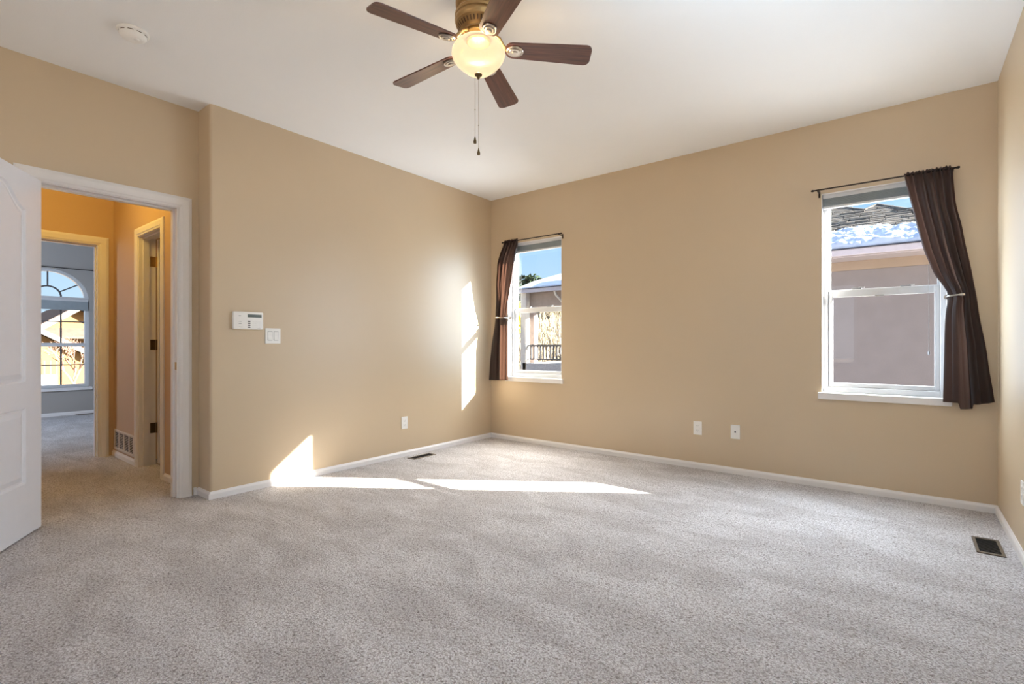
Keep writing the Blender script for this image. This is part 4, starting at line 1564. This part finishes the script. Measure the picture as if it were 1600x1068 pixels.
scrub('yellow_tree', 'yellow green leafy tree beside the porch post', 'tree', M['yellowleaf'], (-6.1, 8.2, 1.95), 0.5, 700, 0.05, 41, (0.9, 1, 1.2), trunk=(0.06, -0.42))
scrub('pale_shrub', 'pale leafy shrub on the hilltop seen under the porch beam', 'shrub', M['paleleaf'], (-11.9, 20.2, 3.3), 0.8, 900, 0.07, 43, (1.5, 0.8, 0.6), trunk=(0.05, 2.2))

# ------------------------------------------------------------------ outside: sunlit houses beyond the arched window
yh = thing('gabled_house', 'sunlit yellow gabled house beyond the arched window', 'house', (-18.0, 0.5, -0.42))
XW = -17.0
GY, GZ = -0.45, 2.30                  # ridge
mb = MB().prism([(XW, -3.3, -0.45), (XW, 2.4, -0.45), (XW, 2.4, GZ - 0.12 - 0.73 * 2.85), (XW, GY, GZ - 0.12), (XW, -3.3, GZ - 0.12 - 0.73 * 2.85)], (-5, 0, 0))
local(yh, mb.build('wall', M['yellowhouse']))
mb = MB()
for s_ in (-1, 1):
    P = [(XW + 0.35, GY, GZ + 0.10), (XW + 0.35, GY, GZ - 0.06), (XW + 0.35, GY + s_ * 3.2, GZ - 0.06 - 0.73 * 3.2), (XW + 0.35, GY + s_ * 3.2, GZ + 0.10 - 0.73 * 3.2)]
    mb.prism(P, (-5.6, 0, 0))
local(yh, mb.build('roof', M['pinkroof']))
mb = MB()
for s_ in (-1, 1):
    P = [(XW + 0.39, GY, GZ + 0.08), (XW + 0.39, GY, GZ - 0.10), (XW + 0.39, GY + s_ * 3.2, GZ - 0.10 - 0.73 * 3.2), (XW + 0.39, GY + s_ * 3.2, GZ + 0.08 - 0.73 * 3.2)]
    mb.prism(P, (-0.04, 0, 0))
local(yh, mb.build('verge_board', M['whiteverge']))['label'] = 'white verge board'
mb = MB().box(XW, XW + 0.7, -3.2, 2.4, 1.26, 1.32)
mb.prism([(XW, -3.2, 1.32), (XW + 0.7, -3.2, 1.32), (XW, -3.2, 1.60)], (0, 5.6, 0))
local(yh, mb.build('skirt_roof', M['pinkroof']))['label'] = 'grey brown skirt roof'

gh = thing('garage', 'sunlit yellow garage with low white-edged gable', 'garage', (-14.6, -2.6, -0.42))
XG = -14.6
mb = MB().prism([(XG, -4.6, -0.45), (XG, -0.55, -0.45), (XG, -0.55, 0.62), (XG, -2.55, 1.85), (XG, -4.6, 0.62)], (-1.6, 0, 0))
local(gh, mb.build('wall', M['yellowhouse']))
mb = MB()
for s_ in (-1, 1):
    mb.prism([(XG + 0.25, -2.55, 2.02), (XG + 0.25, -2.55, 1.88), (XG + 0.25, -2.55 + s_ * 2.3, 0.46), (XG + 0.25, -2.55 + s_ * 2.3, 0.60)], (-1.9, 0, 0))
local(gh, mb.build('roof', M['pinkroof']))
mb = MB()
for s_ in (-1, 1):
    mb.prism([(XG + 0.28, -2.55, 2.00), (XG + 0.28, -2.55, 1.86), (XG + 0.28, -2.55 + s_ * 2.3, 0.44), (XG + 0.28, -2.55 + s_ * 2.3, 0.58)], (-0.04, 0, 0))
local(gh, mb.build('verge_board', M['whiteverge']))['label'] = 'white verge board'

gt = thing('garden_gate', 'pale gate with dark bars beside the garage', 'gate', (-13.6, -1.75, -0.42))
mb = MB().box(-13.62, -13.58, -2.3, -1.55, -0.42, 0.30)
local(gt, mb.build('panel', M['gate']))
for k in range(7):
    y = -2.28 + 0.12 * k
    mb = MB().box(-13.61, -13.59, y - 0.012, y + 0.012, 0.30, 0.66)
    local(gt, mb.build('bar', M['darkfence']))

# bare tree
mb = MB()
rt = random.Random(5)


def branch(p, d, ln, r_, lev):
    p = Vector(p)
    q = p + d * ln
    m_ = (p + q) / 2 + Vector((rt.uniform(-1, 1), rt.uniform(-1, 1), rt.uniform(-1, 1))) * ln * 0.06
    mb.tube([p, m_, q], [r_, r_ * 0.85, r_ * 0.65], 6 if lev < 2 else 4, cap=False)
    if lev >= 5:
        return
    for _ in range(3 if lev < 4 else 2):
        nd = (d + Vector((rt.uniform(-0.7, 0.7), rt.uniform(-0.75, 0.75), rt.uniform(-0.15, 0.55)))).normalized()
        branch(q - d * ln * rt.uniform(0, 0.35), nd, ln * rt.uniform(0.62, 0.85), r_ * 0.6, lev + 1)


branch((-11.6, -1.62, -0.42), Vector((0.02, 0.05, 1)).normalized(), 0.62, 0.050, 0)
tag(mb.build('bare_tree', M['bark'], smooth=True), 'bare leafless tree in front of the yellow garage', 'tree')
